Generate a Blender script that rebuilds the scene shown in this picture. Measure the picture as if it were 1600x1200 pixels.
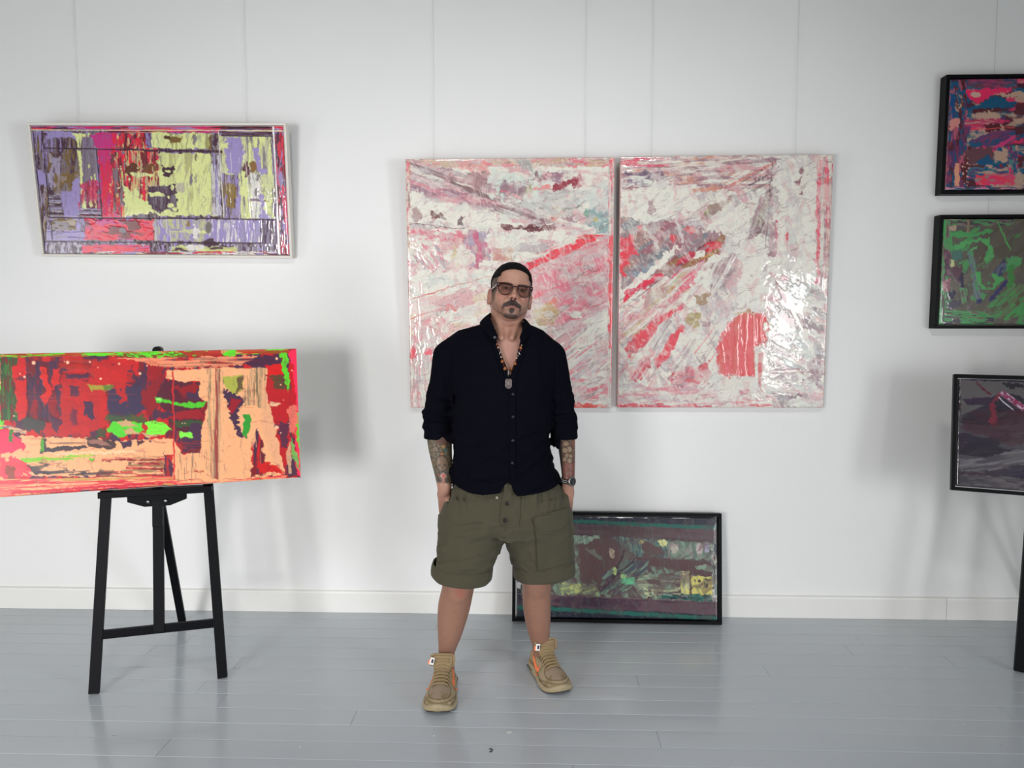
import bpy, bmesh, math, random
import numpy as np
from mathutils import Vector, Matrix

for o in list(bpy.data.objects): bpy.data.objects.remove(o, do_unlink=True)
S = bpy.context.scene
COL = S.collection
PI = math.pi
R = math.radians

# ------------------------------------------------------------------ camera
CAM_P, CAM_Y, CAM_H, CAM_D, CAM_F = R(4.1), R(1.86), 1.49, 3.8, 1150.0
_fwd = np.array([-math.sin(CAM_Y)*math.cos(CAM_P), math.cos(CAM_Y)*math.cos(CAM_P), -math.sin(CAM_P)])
_rt = np.array([math.cos(CAM_Y), math.sin(CAM_Y), 0.0])
_up = np.cross(_rt, _fwd)
cam_data = bpy.data.cameras.new('camera')
cam_data.sensor_fit = 'HORIZONTAL'; cam_data.sensor_width = 36.0
cam_data.lens = 36.0*CAM_F/1600.0
cam = bpy.data.objects.new('camera', cam_data); COL.objects.link(cam)
cam.matrix_world = Matrix(((_rt[0], _up[0], -_fwd[0], 0), (_rt[1], _up[1], -_fwd[1], -CAM_D), (_rt[2], _up[2], -_fwd[2], CAM_H), (0, 0, 0, 1)))
S.camera = cam
def at(px, py, Y):                       # photo pixel -> point on the vertical plane y = Y
    d = _rt*(px-800)/CAM_F + _up*(600-py)/CAM_F + _fwd
    t = (Y+CAM_D)/d[1]
    return np.array([t*d[0], Y, CAM_H+t*d[2]])
def pix(P):
    v = np.asarray(P, float)-np.array([0, -CAM_D, CAM_H]); z = v@_fwd
    return 800+CAM_F*(v@_rt)/z, 600-CAM_F*(v@_up)/z

# ------------------------------------------------------------------ exposure, world
S.view_settings.view_transform = 'Standard'
try: S.view_settings.look = 'None'
except Exception: pass
S.view_settings.gamma = 1.0
S.view_settings.use_curve_mapping = False
S.view_settings.exposure = -0.15
W = bpy.data.worlds.new('sky'); S.world = W; W.use_nodes = True
W.node_tree.nodes['Background'].inputs[0].default_value = (0.80, 0.90, 1.0, 1)
W.node_tree.nodes['Background'].inputs[1].default_value = 1.0

# ------------------------------------------------------------------ daylight through the windows, ceiling lamps
def area(name, loc, rot, sx, sy, power, col):
    l = bpy.data.lights.new(name, 'AREA'); l.shape = 'RECTANGLE'; l.size = sx; l.size_y = sy
    l.energy = power; l.color = col; l.spread = R(150)
    o = bpy.data.objects.new(name, l); COL.objects.link(o); o.location = loc; o.rotation_euler = rot
    return o
RX0, RX1, RY0, RCEIL = -4.4, 4.2, -5.8, 3.45
WINDOWS = [('rear', -2.45, 1.3), ('rear', 3.15, .5), ('left', -3.4, 2.2), ('right', -4.75, 1.5)]
WZ0, WZ1 = 0.30, 1.95
POW = {('rear', -2.45): 116, ('rear', 3.15): 19, ('left', -3.4): 46, ('right', -4.75): 165}
for x, e_, tx_ in ((-.75, 88, -.75), (.85, 92, .75)):          # track spots on the ceiling behind the photographer
    l = bpy.data.lights.new('ceiling_spot', 'SPOT'); l.energy = e_; l.spot_size = R(80); l.spot_blend = 1.0; l.shadow_soft_size = .16; l.color = (1, .985, .96)
    o = bpy.data.objects.new('ceiling_spot', l); COL.objects.link(o); o.location = (x, -3.1, 3.36)
    o.rotation_euler = (Vector((tx_, 0, 1.15))-Vector(o.location)).to_track_quat('-Z', 'Y').to_euler()
for side, c, w in WINDOWS:
    zc = (WZ0+WZ1)/2; hh = WZ1-WZ0
    p = POW[(side, c)]
    if side == 'rear': area('daylight', (c, RY0+.02, zc), (R(68), 0, 0), w-.1, hh-.1, p, (1.0, 0.985, 0.97))
    elif side == 'left': area('daylight', (RX0+.02, c, zc), (R(68), 0, R(-90)), w-.1, hh-.1, p, (1.0, 0.97, 0.95))
    else: area('daylight', (RX1-.02, c, zc), (R(68), 0, R(90)), w-.1, hh-.1, p, (0.91, 0.96, 1.0))

# ------------------------------------------------------------------ helpers
def tag(o, label=None, cat=None, group=None, kind=None):
    if label: o['label'] = label
    if cat: o['category'] = cat
    if group: o['group'] = group
    if kind: o['kind'] = kind
    return o
def empty(name, loc=(0, 0, 0), rot=(0, 0, 0)):
    o = bpy.data.objects.new(name, None); COL.objects.link(o); o.location = loc; o.rotation_euler = rot
    o.empty_display_size = .05
    return o
def mesh_np(name, V, F, mat=None, parent=None, smooth=False, col=None):
    """V (n,3) float, F (m,k) int, uniform k"""
    V = np.asarray(V, np.float32); F = np.asarray(F, np.int32)
    me = bpy.data.meshes.new(name)
    me.vertices.add(len(V)); me.vertices.foreach_set('co', V.ravel())
    k = F.shape[1]
    me.loops.add(F.size); me.loops.foreach_set('vertex_index', F.ravel())
    me.polygons.add(len(F)); me.polygons.foreach_set('loop_start', np.arange(0, F.size, k, dtype=np.int32))
    me.polygons.foreach_set('loop_total', np.full(len(F), k, dtype=np.int32))
    me.update(calc_edges=True); me.validate()
    if smooth: me.polygons.foreach_set('use_smooth', np.ones(len(me.polygons), dtype=bool))
    if col is not None:
        a = me.color_attributes.new('Col', 'FLOAT_COLOR', 'POINT')
        c4 = np.ones((len(V), 4), np.float32); c4[:, :3] = col
        a.data.foreach_set('color', c4.ravel())
    if mat: me.materials.append(mat)
    o = bpy.data.objects.new(name, me); COL.objects.link(o)
    if parent: o.parent = parent
    return o
class MB:
    def __init__(s): s.v = []; s.f = []
    def add(s, vs, fs):
        n = len(s.v); s.v += [tuple(map(float, v)) for v in vs]; s.f += [tuple(i+n for i in f) for f in fs]; return s
    def box(s, x0, y0, z0, x1, y1, z1, M=None):
        vs = [Vector(p) for p in ((x0,y0,z0),(x1,y0,z0),(x1,y1,z0),(x0,y1,z0),(x0,y0,z1),(x1,y0,z1),(x1,y1,z1),(x0,y1,z1))]
        if M: vs = [M@v for v in vs]
        return s.add(vs, [(0,3,2,1),(4,5,6,7),(0,1,5,4),(1,2,6,5),(2,3,7,6),(3,0,4,7)])
    def bar(s, a, b, w, d, side=(1, 0, 0)):      # rectangular bar from a to b, w along side
        a, b = Vector(a), Vector(b); ax = (b-a).normalized(); sd = Vector(side); sd = (sd-ax*sd.dot(ax)).normalized(); n = ax.cross(sd)
        vs = [p+sd*i*w/2+n*j*d/2 for p in (a, b) for i, j in ((-1,-1),(1,-1),(1,1),(-1,1))]
        return s.add(vs, [(0,3,2,1),(4,5,6,7),(0,1,5,4),(1,2,6,5),(2,3,7,6),(3,0,4,7)])
    def tube(s, pts, r, n=8, closed=False):
        pts = [Vector(p) for p in pts]; m = len(pts); rr = r if hasattr(r, '__len__') else [r]*m
        vs = []; prev = None
        for i, p in enumerate(pts):
            if closed: t = (pts[(i+1) % m]-pts[i-1]).normalized()
            else: t = (pts[min(i+1, m-1)]-pts[max(i-1, 0)]).normalized()
            if prev is None:
                u = t.cross(Vector((0, 0, 1)));
                if u.length < .1: u = t.cross(Vector((1, 0, 0)))
            else: u = prev-t*prev.dot(t)
            u.normalize(); prev = u; w = t.cross(u)
            vs += [p+(u*math.cos(2*PI*k/n)+w*math.sin(2*PI*k/n))*rr[i] for k in range(n)]
        fs = []
        for i in range(m if closed else m-1):
            j = (i+1) % m
            fs += [(i*n+k, i*n+(k+1) % n, j*n+(k+1) % n, j*n+k) for k in range(n)]
        if not closed: fs += [tuple(range(n))[::-1], tuple((m-1)*n+k for k in range(n))]
        return s.add(vs, fs)
    def lathe(s, prof, c=(0, 0, 0), n=20, M=None):    # profile (r, z) about z through c
        vs = []
        for r, z in prof:
            vs += [Vector((r*math.cos(2*PI*k/n), r*math.sin(2*PI*k/n), z)) for k in range(n)]
        if M: vs = [M@v for v in vs]
        vs = [v+Vector(c) for v in vs]
        fs = [(i*n+k, i*n+(k+1) % n, (i+1)*n+(k+1) % n, (i+1)*n+k) for i in range(len(prof)-1) for k in range(n)]
        fs += [tuple(range(n))[::-1], tuple((len(prof)-1)*n+k for k in range(n))]
        return s.add(vs, fs)
    def prism(s, poly, d0, d1, M):                 # poly in local xy, extruded d0..d1 along local z
        n = len(poly); vs = [M@Vector((x, y, d)) for d in (d0, d1) for x, y in poly]
        return s.add(vs, [tuple(range(n))[::-1], tuple(range(n, 2*n))]+[(i, (i+1) % n, n+(i+1) % n, n+i) for i in range(n)])
    def build(s, name, mat, parent=None, smooth=False, bevel=0, seg=2):
        me = bpy.data.meshes.new(name); me.from_pydata(s.v, [], s.f); me.validate()
        bm = bmesh.new(); bm.from_mesh(me); bmesh.ops.recalc_face_normals(bm, faces=bm.faces)
        bm.to_mesh(me); bm.free()
        if smooth:
            for p in me.polygons: p.use_smooth = True
        me.materials.append(mat)
        o = bpy.data.objects.new(name, me); COL.objects.link(o)
        if parent: o.parent = parent
        if bevel:
            b = o.modifiers.new('bevel', 'BEVEL'); b.width = bevel; b.segments = seg; b.limit_method = 'ANGLE'; b.angle_limit = R(40)
        return o
def lin(c):
    c = np.asarray(c, float)/255.0
    return np.where(c <= .04045, c/12.92, ((c+.055)/1.055)**2.4)
def mat(name, rgb, rough=.5, spec=.5, metal=0, coat=0, coat_r=.05, noise=None, bump=None, sheen=0, alpha=None):
    m = bpy.data.materials.new(name); m.use_nodes = True; nt = m.node_tree; b = nt.nodes['Principled BSDF']
    c = lin(rgb); b.inputs['Base Color'].default_value = (*c, 1); b.inputs['Roughness'].default_value = rough
    b.inputs['Specular IOR Level'].default_value = spec; b.inputs['Metallic'].default_value = metal
    b.inputs['Coat Weight'].default_value = coat; b.inputs['Coat Roughness'].default_value = coat_r
    if sheen: b.inputs['Sheen Weight'].default_value = sheen; b.inputs['Sheen Roughness'].default_value = .5
    tc = nt.nodes.new('ShaderNodeTexCoord')
    if noise:                                       # (scale, amount) or with an anisotropic scale
        sc, am = noise[0], noise[1]
        mp = nt.nodes.new('ShaderNodeMapping'); mp.inputs['Scale'].default_value = sc if hasattr(sc, '__len__') else (sc,)*3
        n = nt.nodes.new('ShaderNodeTexNoise'); n.inputs['Scale'].default_value = 1; n.inputs['Detail'].default_value = 5
        nt.links.new(tc.outputs['Object'], mp.inputs[0]); nt.links.new(mp.outputs[0], n.inputs[0])
        mx = nt.nodes.new('ShaderNodeMix'); mx.data_type = 'RGBA'
        mx.inputs[6].default_value = (*(c*(1-am)), 1); mx.inputs[7].default_value = (*np.minimum(c*(1+am), 1), 1)
        nt.links.new(n.outputs[0], mx.inputs[0]); nt.links.new(mx.outputs[2], b.inputs['Base Color'])
    if bump:                                        # (scale, strength, distance)
        sc = bump[0]
        mp = nt.nodes.new('ShaderNodeMapping'); mp.inputs['Scale'].default_value = sc if hasattr(sc, '__len__') else (sc,)*3
        n = nt.nodes.new('ShaderNodeTexNoise'); n.inputs['Scale'].default_value = 1; n.inputs['Detail'].default_value = 4
        bp = nt.nodes.new('ShaderNodeBump'); bp.inputs['Strength'].default_value = bump[1]; bp.inputs['Distance'].default_value = bump[2]
        nt.links.new(tc.outputs['Object'], mp.inputs[0]); nt.links.new(mp.outputs[0], n.inputs[0])
        nt.links.new(n.outputs[0], bp.inputs['Height']); nt.links.new(bp.outputs[0], b.inputs['Normal'])
    return m
def vmat(name, rough=.4, spec=.5, coat=0, coat_r=.06, bump=None, sss=0):
    m = mat(name, (128, 128, 128), rough, spec, 0, coat, coat_r, bump=bump)
    nt = m.node_tree; a = nt.nodes.new('ShaderNodeAttribute'); a.attribute_name = 'Col'
    nt.links.new(a.outputs['Color'], nt.nodes['Principled BSDF'].inputs['Base Color'])
    if sss:
        b = nt.nodes['Principled BSDF']; b.inputs['Subsurface Weight'].default_value = sss
        b.inputs['Subsurface Radius'].default_value = (1, .35, .2); b.inputs['Subsurface Scale'].default_value = .008
    return m
# ---- numpy noise
_rng = np.random.RandomState(7)
_LAT = _rng.rand(64, 256, 256).astype(np.float32)
def vn(x, y, seed=0):
    L = _LAT[seed % 64]; x = np.asarray(x, np.float32)+1000; y = np.asarray(y, np.float32)+1000
    xi = np.floor(x).astype(np.int32); yi = np.floor(y).astype(np.int32); fx = x-xi; fy = y-yi
    fx = fx*fx*(3-2*fx); fy = fy*fy*(3-2*fy); xi &= 255; yi &= 255; x1 = (xi+1) & 255; y1 = (yi+1) & 255
    a = L[xi, yi]; b = L[x1, yi]; c = L[xi, y1]; d = L[x1, y1]
    return (a*(1-fx)+b*fx)*(1-fy)+(c*(1-fx)+d*fx)*fy
def fbm(x, y, seed=0, oct=3):
    s = 0; a = .5; t = 0
    for k in range(oct): s = s+a*vn(x*2**k, y*2**k, seed+k); t += a; a *= .5
    return s/t
def sst(a, b, x):
    t = np.clip((x-a)/(b-a), 0, 1); return t*t*(3-2*t)

# ------------------------------------------------------------------ the room
M_WALL = mat('wall_paint', (238, 238, 237), .55, .35, noise=(1.3, .015), bump=(60, .06, .002))
M_TRIM = mat('trim_paint', (236, 235, 232), .38, .45, bump=(40, .05, .001))
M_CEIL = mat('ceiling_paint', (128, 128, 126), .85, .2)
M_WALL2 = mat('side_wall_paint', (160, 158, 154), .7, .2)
M_WIN = mat('window_frame_white', (235, 235, 232), .35)
def structure(o): o['kind'] = 'structure'; return o
structure(MB().box(RX0-.25, 0, 0, RX1+.25, .25, RCEIL).build('wall_north', M_WALL))
structure(MB().box(RX0-.25, RY0-.25, RCEIL, RX1+.25, .25, RCEIL+.15).build('ceiling', M_CEIL))
def holed(name, u0, u1, holes, fn):
    mb = MB(); xs = [u0]
    for c, w in sorted(holes): mb.box(*fn(xs[-1], 0, c-w/2, RCEIL)); mb.box(*fn(c-w/2, 0, c+w/2, WZ0)); mb.box(*fn(c-w/2, WZ1, c+w/2, RCEIL)); xs.append(c+w/2)
    mb.box(*fn(xs[-1], 0, u1, RCEIL)); return structure(mb.build(name, M_WALL2))
holed('wall_south', RX0-.25, RX1+.25, [(c, w) for s, c, w in WINDOWS if s == 'rear'], lambda a, z0, b, z1: (a, RY0-.25, z0, b, RY0, z1))
holed('wall_west', RY0, 0, [(c, w) for s, c, w in WINDOWS if s == 'left'], lambda a, z0, b, z1: (RX0-.25, a, z0, RX0, b, z1))
holed('wall_east', RY0, 0, [(c, w) for s, c, w in WINDOWS if s == 'right'], lambda a, z0, b, z1: (RX1, a, z0, RX1+.25, b, z1))
for i, (side, c, w) in enumerate(WINDOWS):
    mb = MB(); t = .05
    def bx(a, z0, b, z1):
        if side == 'rear': mb.box(c+a, RY0-.12, z0, c+b, RY0-.06, z1)
        elif side == 'left': mb.box(RX0-.12, c+a, z0, RX0-.06, c+b, z1)
        else: mb.box(RX1+.06, c+a, z0, RX1+.12, c+b, z1)
    bx(-w/2, WZ0, -w/2+t, WZ1); bx(w/2-t, WZ0, w/2, WZ1); bx(-w/2, WZ0, w/2, WZ0+t); bx(-w/2, WZ1-t, w/2, WZ1)
    bx(-.025, WZ0, .025, WZ1); bx(-w/2, WZ1-.5, w/2, WZ1-.46)
    structure(mb.build('window_%d' % (i+1), M_WIN))

# floor: painted boards that run parallel to the picture wall
def floor_material():
    m = bpy.data.materials.new('floor_grey_gloss_paint'); m.use_nodes = True; nt = m.node_tree; N = nt.nodes; L = nt.links; b = N['Principled BSDF']
    tc = N.new('ShaderNodeTexCoord')
    def mp(sc): 
        q = N.new('ShaderNodeMapping'); q.inputs['Scale'].default_value = sc; L.new(tc.outputs['Object'], q.inputs[0]); return q
    def noise(sc, det=4, r=.5):
        n = N.new('ShaderNodeTexNoise'); n.inputs['Scale'].default_value = 1; n.inputs['Detail'].default_value = det; n.inputs['Roughness'].default_value = r
        L.new(mp(sc).outputs[0], n.inputs[0]); return n.outputs[0]
    def ramp(src, a, b_, ca, cb):
        r = N.new('ShaderNodeValToRGB'); r.color_ramp.elements[0].position = a; r.color_ramp.elements[1].position = b_
        r.color_ramp.elements[0].color = (*ca, 1); r.color_ramp.elements[1].color = (*cb, 1); L.new(src, r.inputs[0]); return r.outputs[0]
    base = ramp(noise((.8, 1.2, 1)), .3, .7, lin((182, 189, 196)), lin((190, 195, 199)))
    def mix(fac, a, c):
        x = N.new('ShaderNodeMix'); x.data_type = 'RGBA'; L.new(fac, x.inputs[0]); L.new(a, x.inputs[6])
        if isinstance(c, tuple): x.inputs[7].default_value = (*c, 1)
        else: L.new(c, x.inputs[7])
        return x.outputs[2]
    # small dark scuffs, chips and pale specks
    scuff = ramp(noise((26, 60, 1), 3, .6), .70, .73, (0, 0, 0), (1, 1, 1))
    gate = ramp(noise((1.6, 2.2, 1), 2), .50, .58, (0, 0, 0), (.55, .55, .55))
    mm = N.new('ShaderNodeMath'); mm.operation = 'MULTIPLY'; L.new(scuff, mm.inputs[0]); L.new(gate, mm.inputs[1])
    c = mix(mm.outputs[0], base, tuple(lin((120, 124, 126))))
    v = N.new('ShaderNodeTexVoronoi'); v.inputs['Scale'].default_value = 5.5; L.new(tc.outputs['Object'], v.inputs[0])
    sp = ramp(v.outputs[0], .012, .020, (1, 1, 1), (0, 0, 0)); c = mix(sp, c, tuple(lin((235, 235, 232))))
    L.new(c, b.inputs['Base Color'])
    rr = N.new('ShaderNodeMapRange'); L.new(noise((1.2, 2.5, 1)), rr.inputs[0]); rr.inputs[3].default_value = .10; rr.inputs[4].default_value = .24
    L.new(rr.outputs[0], b.inputs['Roughness'])
    b.inputs['Specular IOR Level'].default_value = .55
    add = N.new('ShaderNodeMath'); add.operation = 'ADD'; L.new(noise((3, 7, 1), 2), add.inputs[0])
    k = N.new('ShaderNodeMath'); k.operation = 'MULTIPLY'; k.inputs[1].default_value = .12; L.new(noise((30, 50, 1), 3), k.inputs[0]); L.new(k.outputs[0], add.inputs[1])
    bp = N.new('ShaderNodeBump'); bp.inputs['Strength'].default_value = .22; bp.inputs['Distance'].default_value = .006
    L.new(add.outputs[0], bp.inputs['Height']); L.new(bp.outputs[0], b.inputs['Normal'])
    return m
M_FLOOR = floor_material()
mb = MB(); rnd = random.Random(3)
BW = .113; y = 0.0; ys = []
while y > RY0: ys.append(y); y -= BW
mb.box(RX0-.25, RY0-.25, -.12, RX1+.25, .25, -.006)
for i, y in enumerate(ys):
    xs = [RX0]; x = RX0+rnd.uniform(.6, 3.4)
    while x < RX1: xs.append(x); x += rnd.uniform(2.2, 3.8)
    xs.append(RX1)
    for a, b_ in zip(xs, xs[1:]):
        h = rnd.uniform(-.0007, 0)
        n = 10; x0, x1 = a+.0006, b_-.0006
        y1, y0 = y-.0007, y-BW+.0007
        e = .0016
        # cross-section with softened edges, slight cup
        pr = [(y0, -.006), (y0, h-.0014), (y0+e, h-.0003), (y0+BW*.3, h), (y0+BW*.7, h), (y1-e, h-.0003), (y1, h-.0014), (y1, -.006)]
        vs = [(x0, p, z) for p, z in pr]+[(x1, p, z) for p, z in pr]; m_ = len(pr)
        mb.add(vs, [(k, k+1, m_+k+1, m_+k) for k in range(m_-1)]+[tuple(range(m_))[::-1], tuple(range(m_, 2*m_))])
structure(mb.build('floor', M_FLOOR))

# baseboard: two lengths with an open joint on the right
def baseboard(name, x0, x1):
    pr = [(0, 0), (-.018, 0), (-.018, .104), (-.015, .112), (-.004, .116), (0, .116)]
    m_ = len(pr); vs = [(x0, p, z) for p, z in pr]+[(x1, p, z) for p, z in pr]
    return structure(MB().add(vs, [(k, (k+1) % m_, m_+(k+1) % m_, m_+k) for k in range(m_)]+[tuple(range(m_))[::-1], tuple(range(m_, 2*m_))]).build(name, M_TRIM))
xj = at(1479, 950, -.018)[0]
baseboard('baseboard_north', RX0, xj-.0012); baseboard('baseboard_north_end', xj+.0012, RX1)
for nm, (x0, y0, x1, y1) in {'baseboard_west': (RX0, RY0, RX0+.018, -.02), 'baseboard_east': (RX1-.018, RY0, RX1, -.02), 'baseboard_south': (RX0+.02, RY0, RX1-.02, RY0+.018)}.items():
    structure(MB().box(x0, y0, 0, x1, y1, .112).build(nm, M_TRIM))
# ------------------------------------------------------------------ paintings
GAIN = 1.02
M_PAINT = vmat('poured_resin_paint', .28, .4, coat=1.0, coat_r=.04, bump=((55, 55, 55), .25, .0012))
M_PAINT_WET = vmat('thick_glossy_resin', .3, .4, coat=1.0, coat_r=.03, bump=((30, 30, 42), .3, .0035))
M_PAINT_SATIN = vmat('acrylic_satin_paint', .4, .25, coat=.12, coat_r=.25, bump=((70, 70, 70), .2, .001))
M_CANVAS = mat('canvas_edge_white', (214, 210, 204), .7, .2, bump=(900, .2, .0004))
M_WHITEFRAME = mat('white_frame', (222, 216, 208), .5)
M_BLACKFRAME = mat('black_frame', (7, 8, 11), .45, .15)
def rot_fn(ang): c, s = math.cos(R(ang)), math.sin(R(ang)); return c, s
class Art:
    """Paint laid on a rectangular support; strokes are authored on a tracing of the picture."""
    def __init__(s, corners, T, nx, ny, base, ed=1.0):
        s.ed = ed
        q = np.array(corners, float); s.T = T; s.nx, s.ny = nx, ny
        # homography unit square -> tracing
        src = [(0, 0), (1, 0), (1, 1), (0, 1)]; A = []; b = []
        for (u, v), (x, y) in zip(src, q):
            A += [[u, v, 1, 0, 0, 0, -u*x, -v*x], [0, 0, 0, u, v, 1, -u*y, -v*y]]; b += [x, y]
        h = np.append(np.linalg.solve(np.array(A), np.array(b)), 1).reshape(3, 3)
        u = np.linspace(0, 1, nx); v = np.linspace(0, 1, ny); U, V = np.meshgrid(u, v)
        w = h[2, 0]*U+h[2, 1]*V+h[2, 2]
        s.PX = ((h[0, 0]*U+h[0, 1]*V+h[0, 2])/w).astype(np.float32); s.PY = ((h[1, 0]*U+h[1, 1]*V+h[1, 2])/w).astype(np.float32)
        s.C = np.zeros((ny, nx, 3), np.float32)+np.array(base, np.float32); s.H = np.zeros((ny, nx), np.float32); s.k = 0; s.setT(T)
    def setT(s, T): s.T = T; s.X = (s.PX-T[0])*T[2]; s.Y = (s.PY-T[1])*T[2]; return s
    def _m(s, pts, edge, es, soft):
        s.k += 1; edge = edge*s.ed if edge > 1.5 else edge; P = np.array(pts, np.float32); mg = edge*2+soft+2
        b = (s.X > P[:, 0].min()-mg) & (s.X < P[:, 0].max()+mg) & (s.Y > P[:, 1].min()-mg) & (s.Y < P[:, 1].max()+mg)
        I = np.nonzero(b); x = s.X[I]; y = s.Y[I]
        if not len(x): return I, x, y, x
        if edge:
            wx = (fbm(x/es, y/es, s.k*3, 3)-.5)*2*edge*2; wy = (fbm(x/es+31, y/es, s.k*3+1, 3)-.5)*2*edge*2
        else: wx = wy = 0
        xx = x+wx; yy = y+wy; d = np.full(len(x), 1e9, np.float32); ins = np.zeros(len(x), bool)
        for i in range(len(P)):
            ax, ay = P[i]; bx, by = P[(i+1) % len(P)]; ex, ey = bx-ax, by-ay; L2 = ex*ex+ey*ey+1e-9
            t = np.clip(((xx-ax)*ex+(yy-ay)*ey)/L2, 0, 1); d = np.minimum(d, (xx-ax-t*ex)**2+(yy-ay-t*ey)**2)
            c = ((ay > yy) != (by > yy)) & (xx < ex*(yy-ay)/(ey if abs(ey) > 1e-9 else 1e-9)+ax); ins ^= c
        sd = np.sqrt(d)*np.where(ins, 1, -1)
        return I, x, y, sst(-soft, soft, sd)
    def _stk(s, x, y, streak):
        ang, L, Wd, thr, sf = streak; c, n = rot_fn(ang); u = x*c+y*n; v = -x*n+y*c
        return sst(thr-sf, thr+sf, fbm(u/L, v/Wd, s.k*5+2, 3))
    def _put(s, I, col, m, rel):
        m = m[:, None]; s.C[I] = s.C[I]*(1-m)+np.asarray(col, np.float32)*m
        if rel: s.H[I] = s.H[I]*(1-m[:, 0])+rel*m[:, 0]
    def P(s, pts, col, a=1, edge=4, es=22, soft=1.5, streak=None, rel=.6):
        I, x, y, m = s._m(pts, edge, es, soft)
        if len(x) == 0: return s
        if streak: m = m*s._stk(x, y, streak)
        s._put(I, col, m*a, rel); return s
    def M(s, pts, cols, ang, L, Wd, a=1, edge=4, es=22, soft=2, hard=.045, rel=.5):
        I, x, y, m = s._m(pts, edge, es, soft)
        if len(x) == 0: return s
        c, n = rot_fn(ang); u = x*c+y*n; v = -x*n+y*c
        q = np.zeros(len(x), np.float32)
        col = np.zeros((len(x), 3), np.float32)+np.array(cols[0], np.float32)
        for i in range(1, len(cols)):
            nz = fbm(u/L+i*17, v/Wd+i*5, s.k*7+5+i*11, 4); th = np.quantile(nz, 1-1/(i+1)); sf = hard
            t = sst(th-sf, th+sf, nz)[:, None]*.92; col = col*(1-t)+np.array(cols[i], np.float32)*t; q = q*(1-t[:, 0])+i*t[:, 0]
        s._put(I, col, m*a, rel); 
        s.H[I] += (q/len(cols)-.5)*.5*m; return s
    def r(s, x0, y0, x1, y1): return [(x0, y0), (x1, y0), (x1, y1), (x0, y1)]
    def L(s, p, q, w, col, a=1, edge=.6, soft=.8):
        p = np.array(p, float); q = np.array(q, float); d = q-p; n = np.array([-d[1], d[0]])/(np.linalg.norm(d)+1e-9)*w/2
        return s.P([p+n, q+n, q-n, p-n], col, a, edge, 30, soft, rel=.2)
    def B(s, x, y, rx, ry, col, a=1, edge=3, es=18, soft=1.5, ang=0, streak=None, rel=.7):
        c, n = rot_fn(ang); pts = [(x+rx*math.cos(t)*c-ry*math.sin(t)*n, y+rx*math.cos(t)*n+ry*math.sin(t)*c) for t in np.linspace(0, 2*PI, 14)[:-1]]
        return s.P(pts, col, a, edge, es, soft, streak, rel)
    def S(s, pts, col, n, ang, ln, w, a=.8, seed=0):           # scraped hairlines within a region
        rd = random.Random(seed*31+n); P = np.array(pts); x0, y0 = P.min(0); x1, y1 = P.max(0); c, q = rot_fn(ang)
        for _ in range(n):
            x = rd.uniform(x0, x1); y = rd.uniform(y0, y1); l = ln*rd.uniform(.4, 1.3)/2; ww = w*rd.uniform(.5, 1.5)
            s.L((x-c*l, y-q*l), (x+c*l, y+q*l), ww, col, a*rd.uniform(.5, 1), edge=1)
        return s
    def D(s, pts, col, n, rmin, rmax, a=1, seed=0):              # spatter dots
        rd = random.Random(seed*17+n); P = np.array(pts); x0, y0 = P.min(0); x1, y1 = P.max(0)
        for _ in range(n): r = rd.uniform(rmin, rmax); s.B(rd.uniform(x0, x1), rd.uniform(y0, y1), r, r*rd.uniform(.8, 1.2), col, a, edge=r*.15, es=r*2)
        return s
    def veil(s, col, ang, L, Wd, lo, hi, a):                   # thin translucent pulls of paint over everything
        s.k += 1; c, n = rot_fn(ang); u = s.X*c+s.Y*n; v = -s.X*n+s.Y*c; wx = (fbm(s.X/60, s.Y/60, s.k, 2)-.5)*60
        m = (sst(lo, hi, fbm((u+wx)/L, (v+wx)/Wd, s.k*3, 4))*a)[..., None]; s.C = s.C*(1-m)+np.array(col, np.float32)*m; s.H += m[..., 0]*.08; return s
    def grain(s, amt=.05, sc=5):
        g = (fbm(s.X/sc, s.Y/sc, 61, 3)-.5)*2*amt; s.C = s.C*(1+g[..., None]); return s
    def build(s, w, h, M, parent, material, relief=.0012, name='painted_surface', gain=GAIN, sat=1.0):
        u = np.linspace(-w/2, w/2, s.nx); v = np.linspace(h/2, -h/2, s.ny); U, V = np.meshgrid(u, v)
        eb = np.minimum(np.minimum(w/2-np.abs(U), h/2-np.abs(V))/.006, 1)          # rounded over at the edges
        Z = s.H*relief*eb-(1-eb)**2*.002
        loc = np.stack([U, -Z-.0005, V], -1).reshape(-1, 3); A = np.array(M)
        co = loc@A[:3, :3].T+A[:3, 3]
        i = np.arange(s.nx*s.ny).reshape(s.ny, s.nx)
        F = np.stack([i[:-1, :-1], i[1:, :-1], i[1:, 1:], i[:-1, 1:]], -1).reshape(-1, 4)
        C = s.C
        if sat != 1: g = C.mean(-1, keepdims=True); C = np.clip(g+(C-g)*sat, 0, 255)
        C = np.clip(lin(C)*gain, 0, .93).reshape(-1, 3)
        return mesh_np(name, co, F, material, parent, smooth=True, col=C)
def plane_matrix(cx, by, cz, w, h, lean, rot, turn=0):
    """local x along the picture, y into it (away from viewer), z up; origin at the centre of the front face"""
    lean, rot, turn = R(lean), R(rot), R(turn)
    X = Vector((math.cos(turn), math.sin(turn), 0)); n = Vector((math.sin(turn), -math.cos(turn), 0))
    U = math.cos(lean)*Vector((0, 0, 1))+math.sin(lean)*n
    x2 = X*math.cos(rot)+U*math.sin(rot); u2 = U*math.cos(rot)-X*math.sin(rot)
    C = Vector((cx, by, cz))+n*math.sin(lean)*h/2; yy = u2.cross(x2)
    return Matrix(((x2.x, yy.x, u2.x, C.x), (x2.y, yy.y, u2.y, C.y), (x2.z, yy.z, u2.z, C.z), (0, 0, 0, 1)))
I4 = Matrix.Identity(4)
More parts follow.
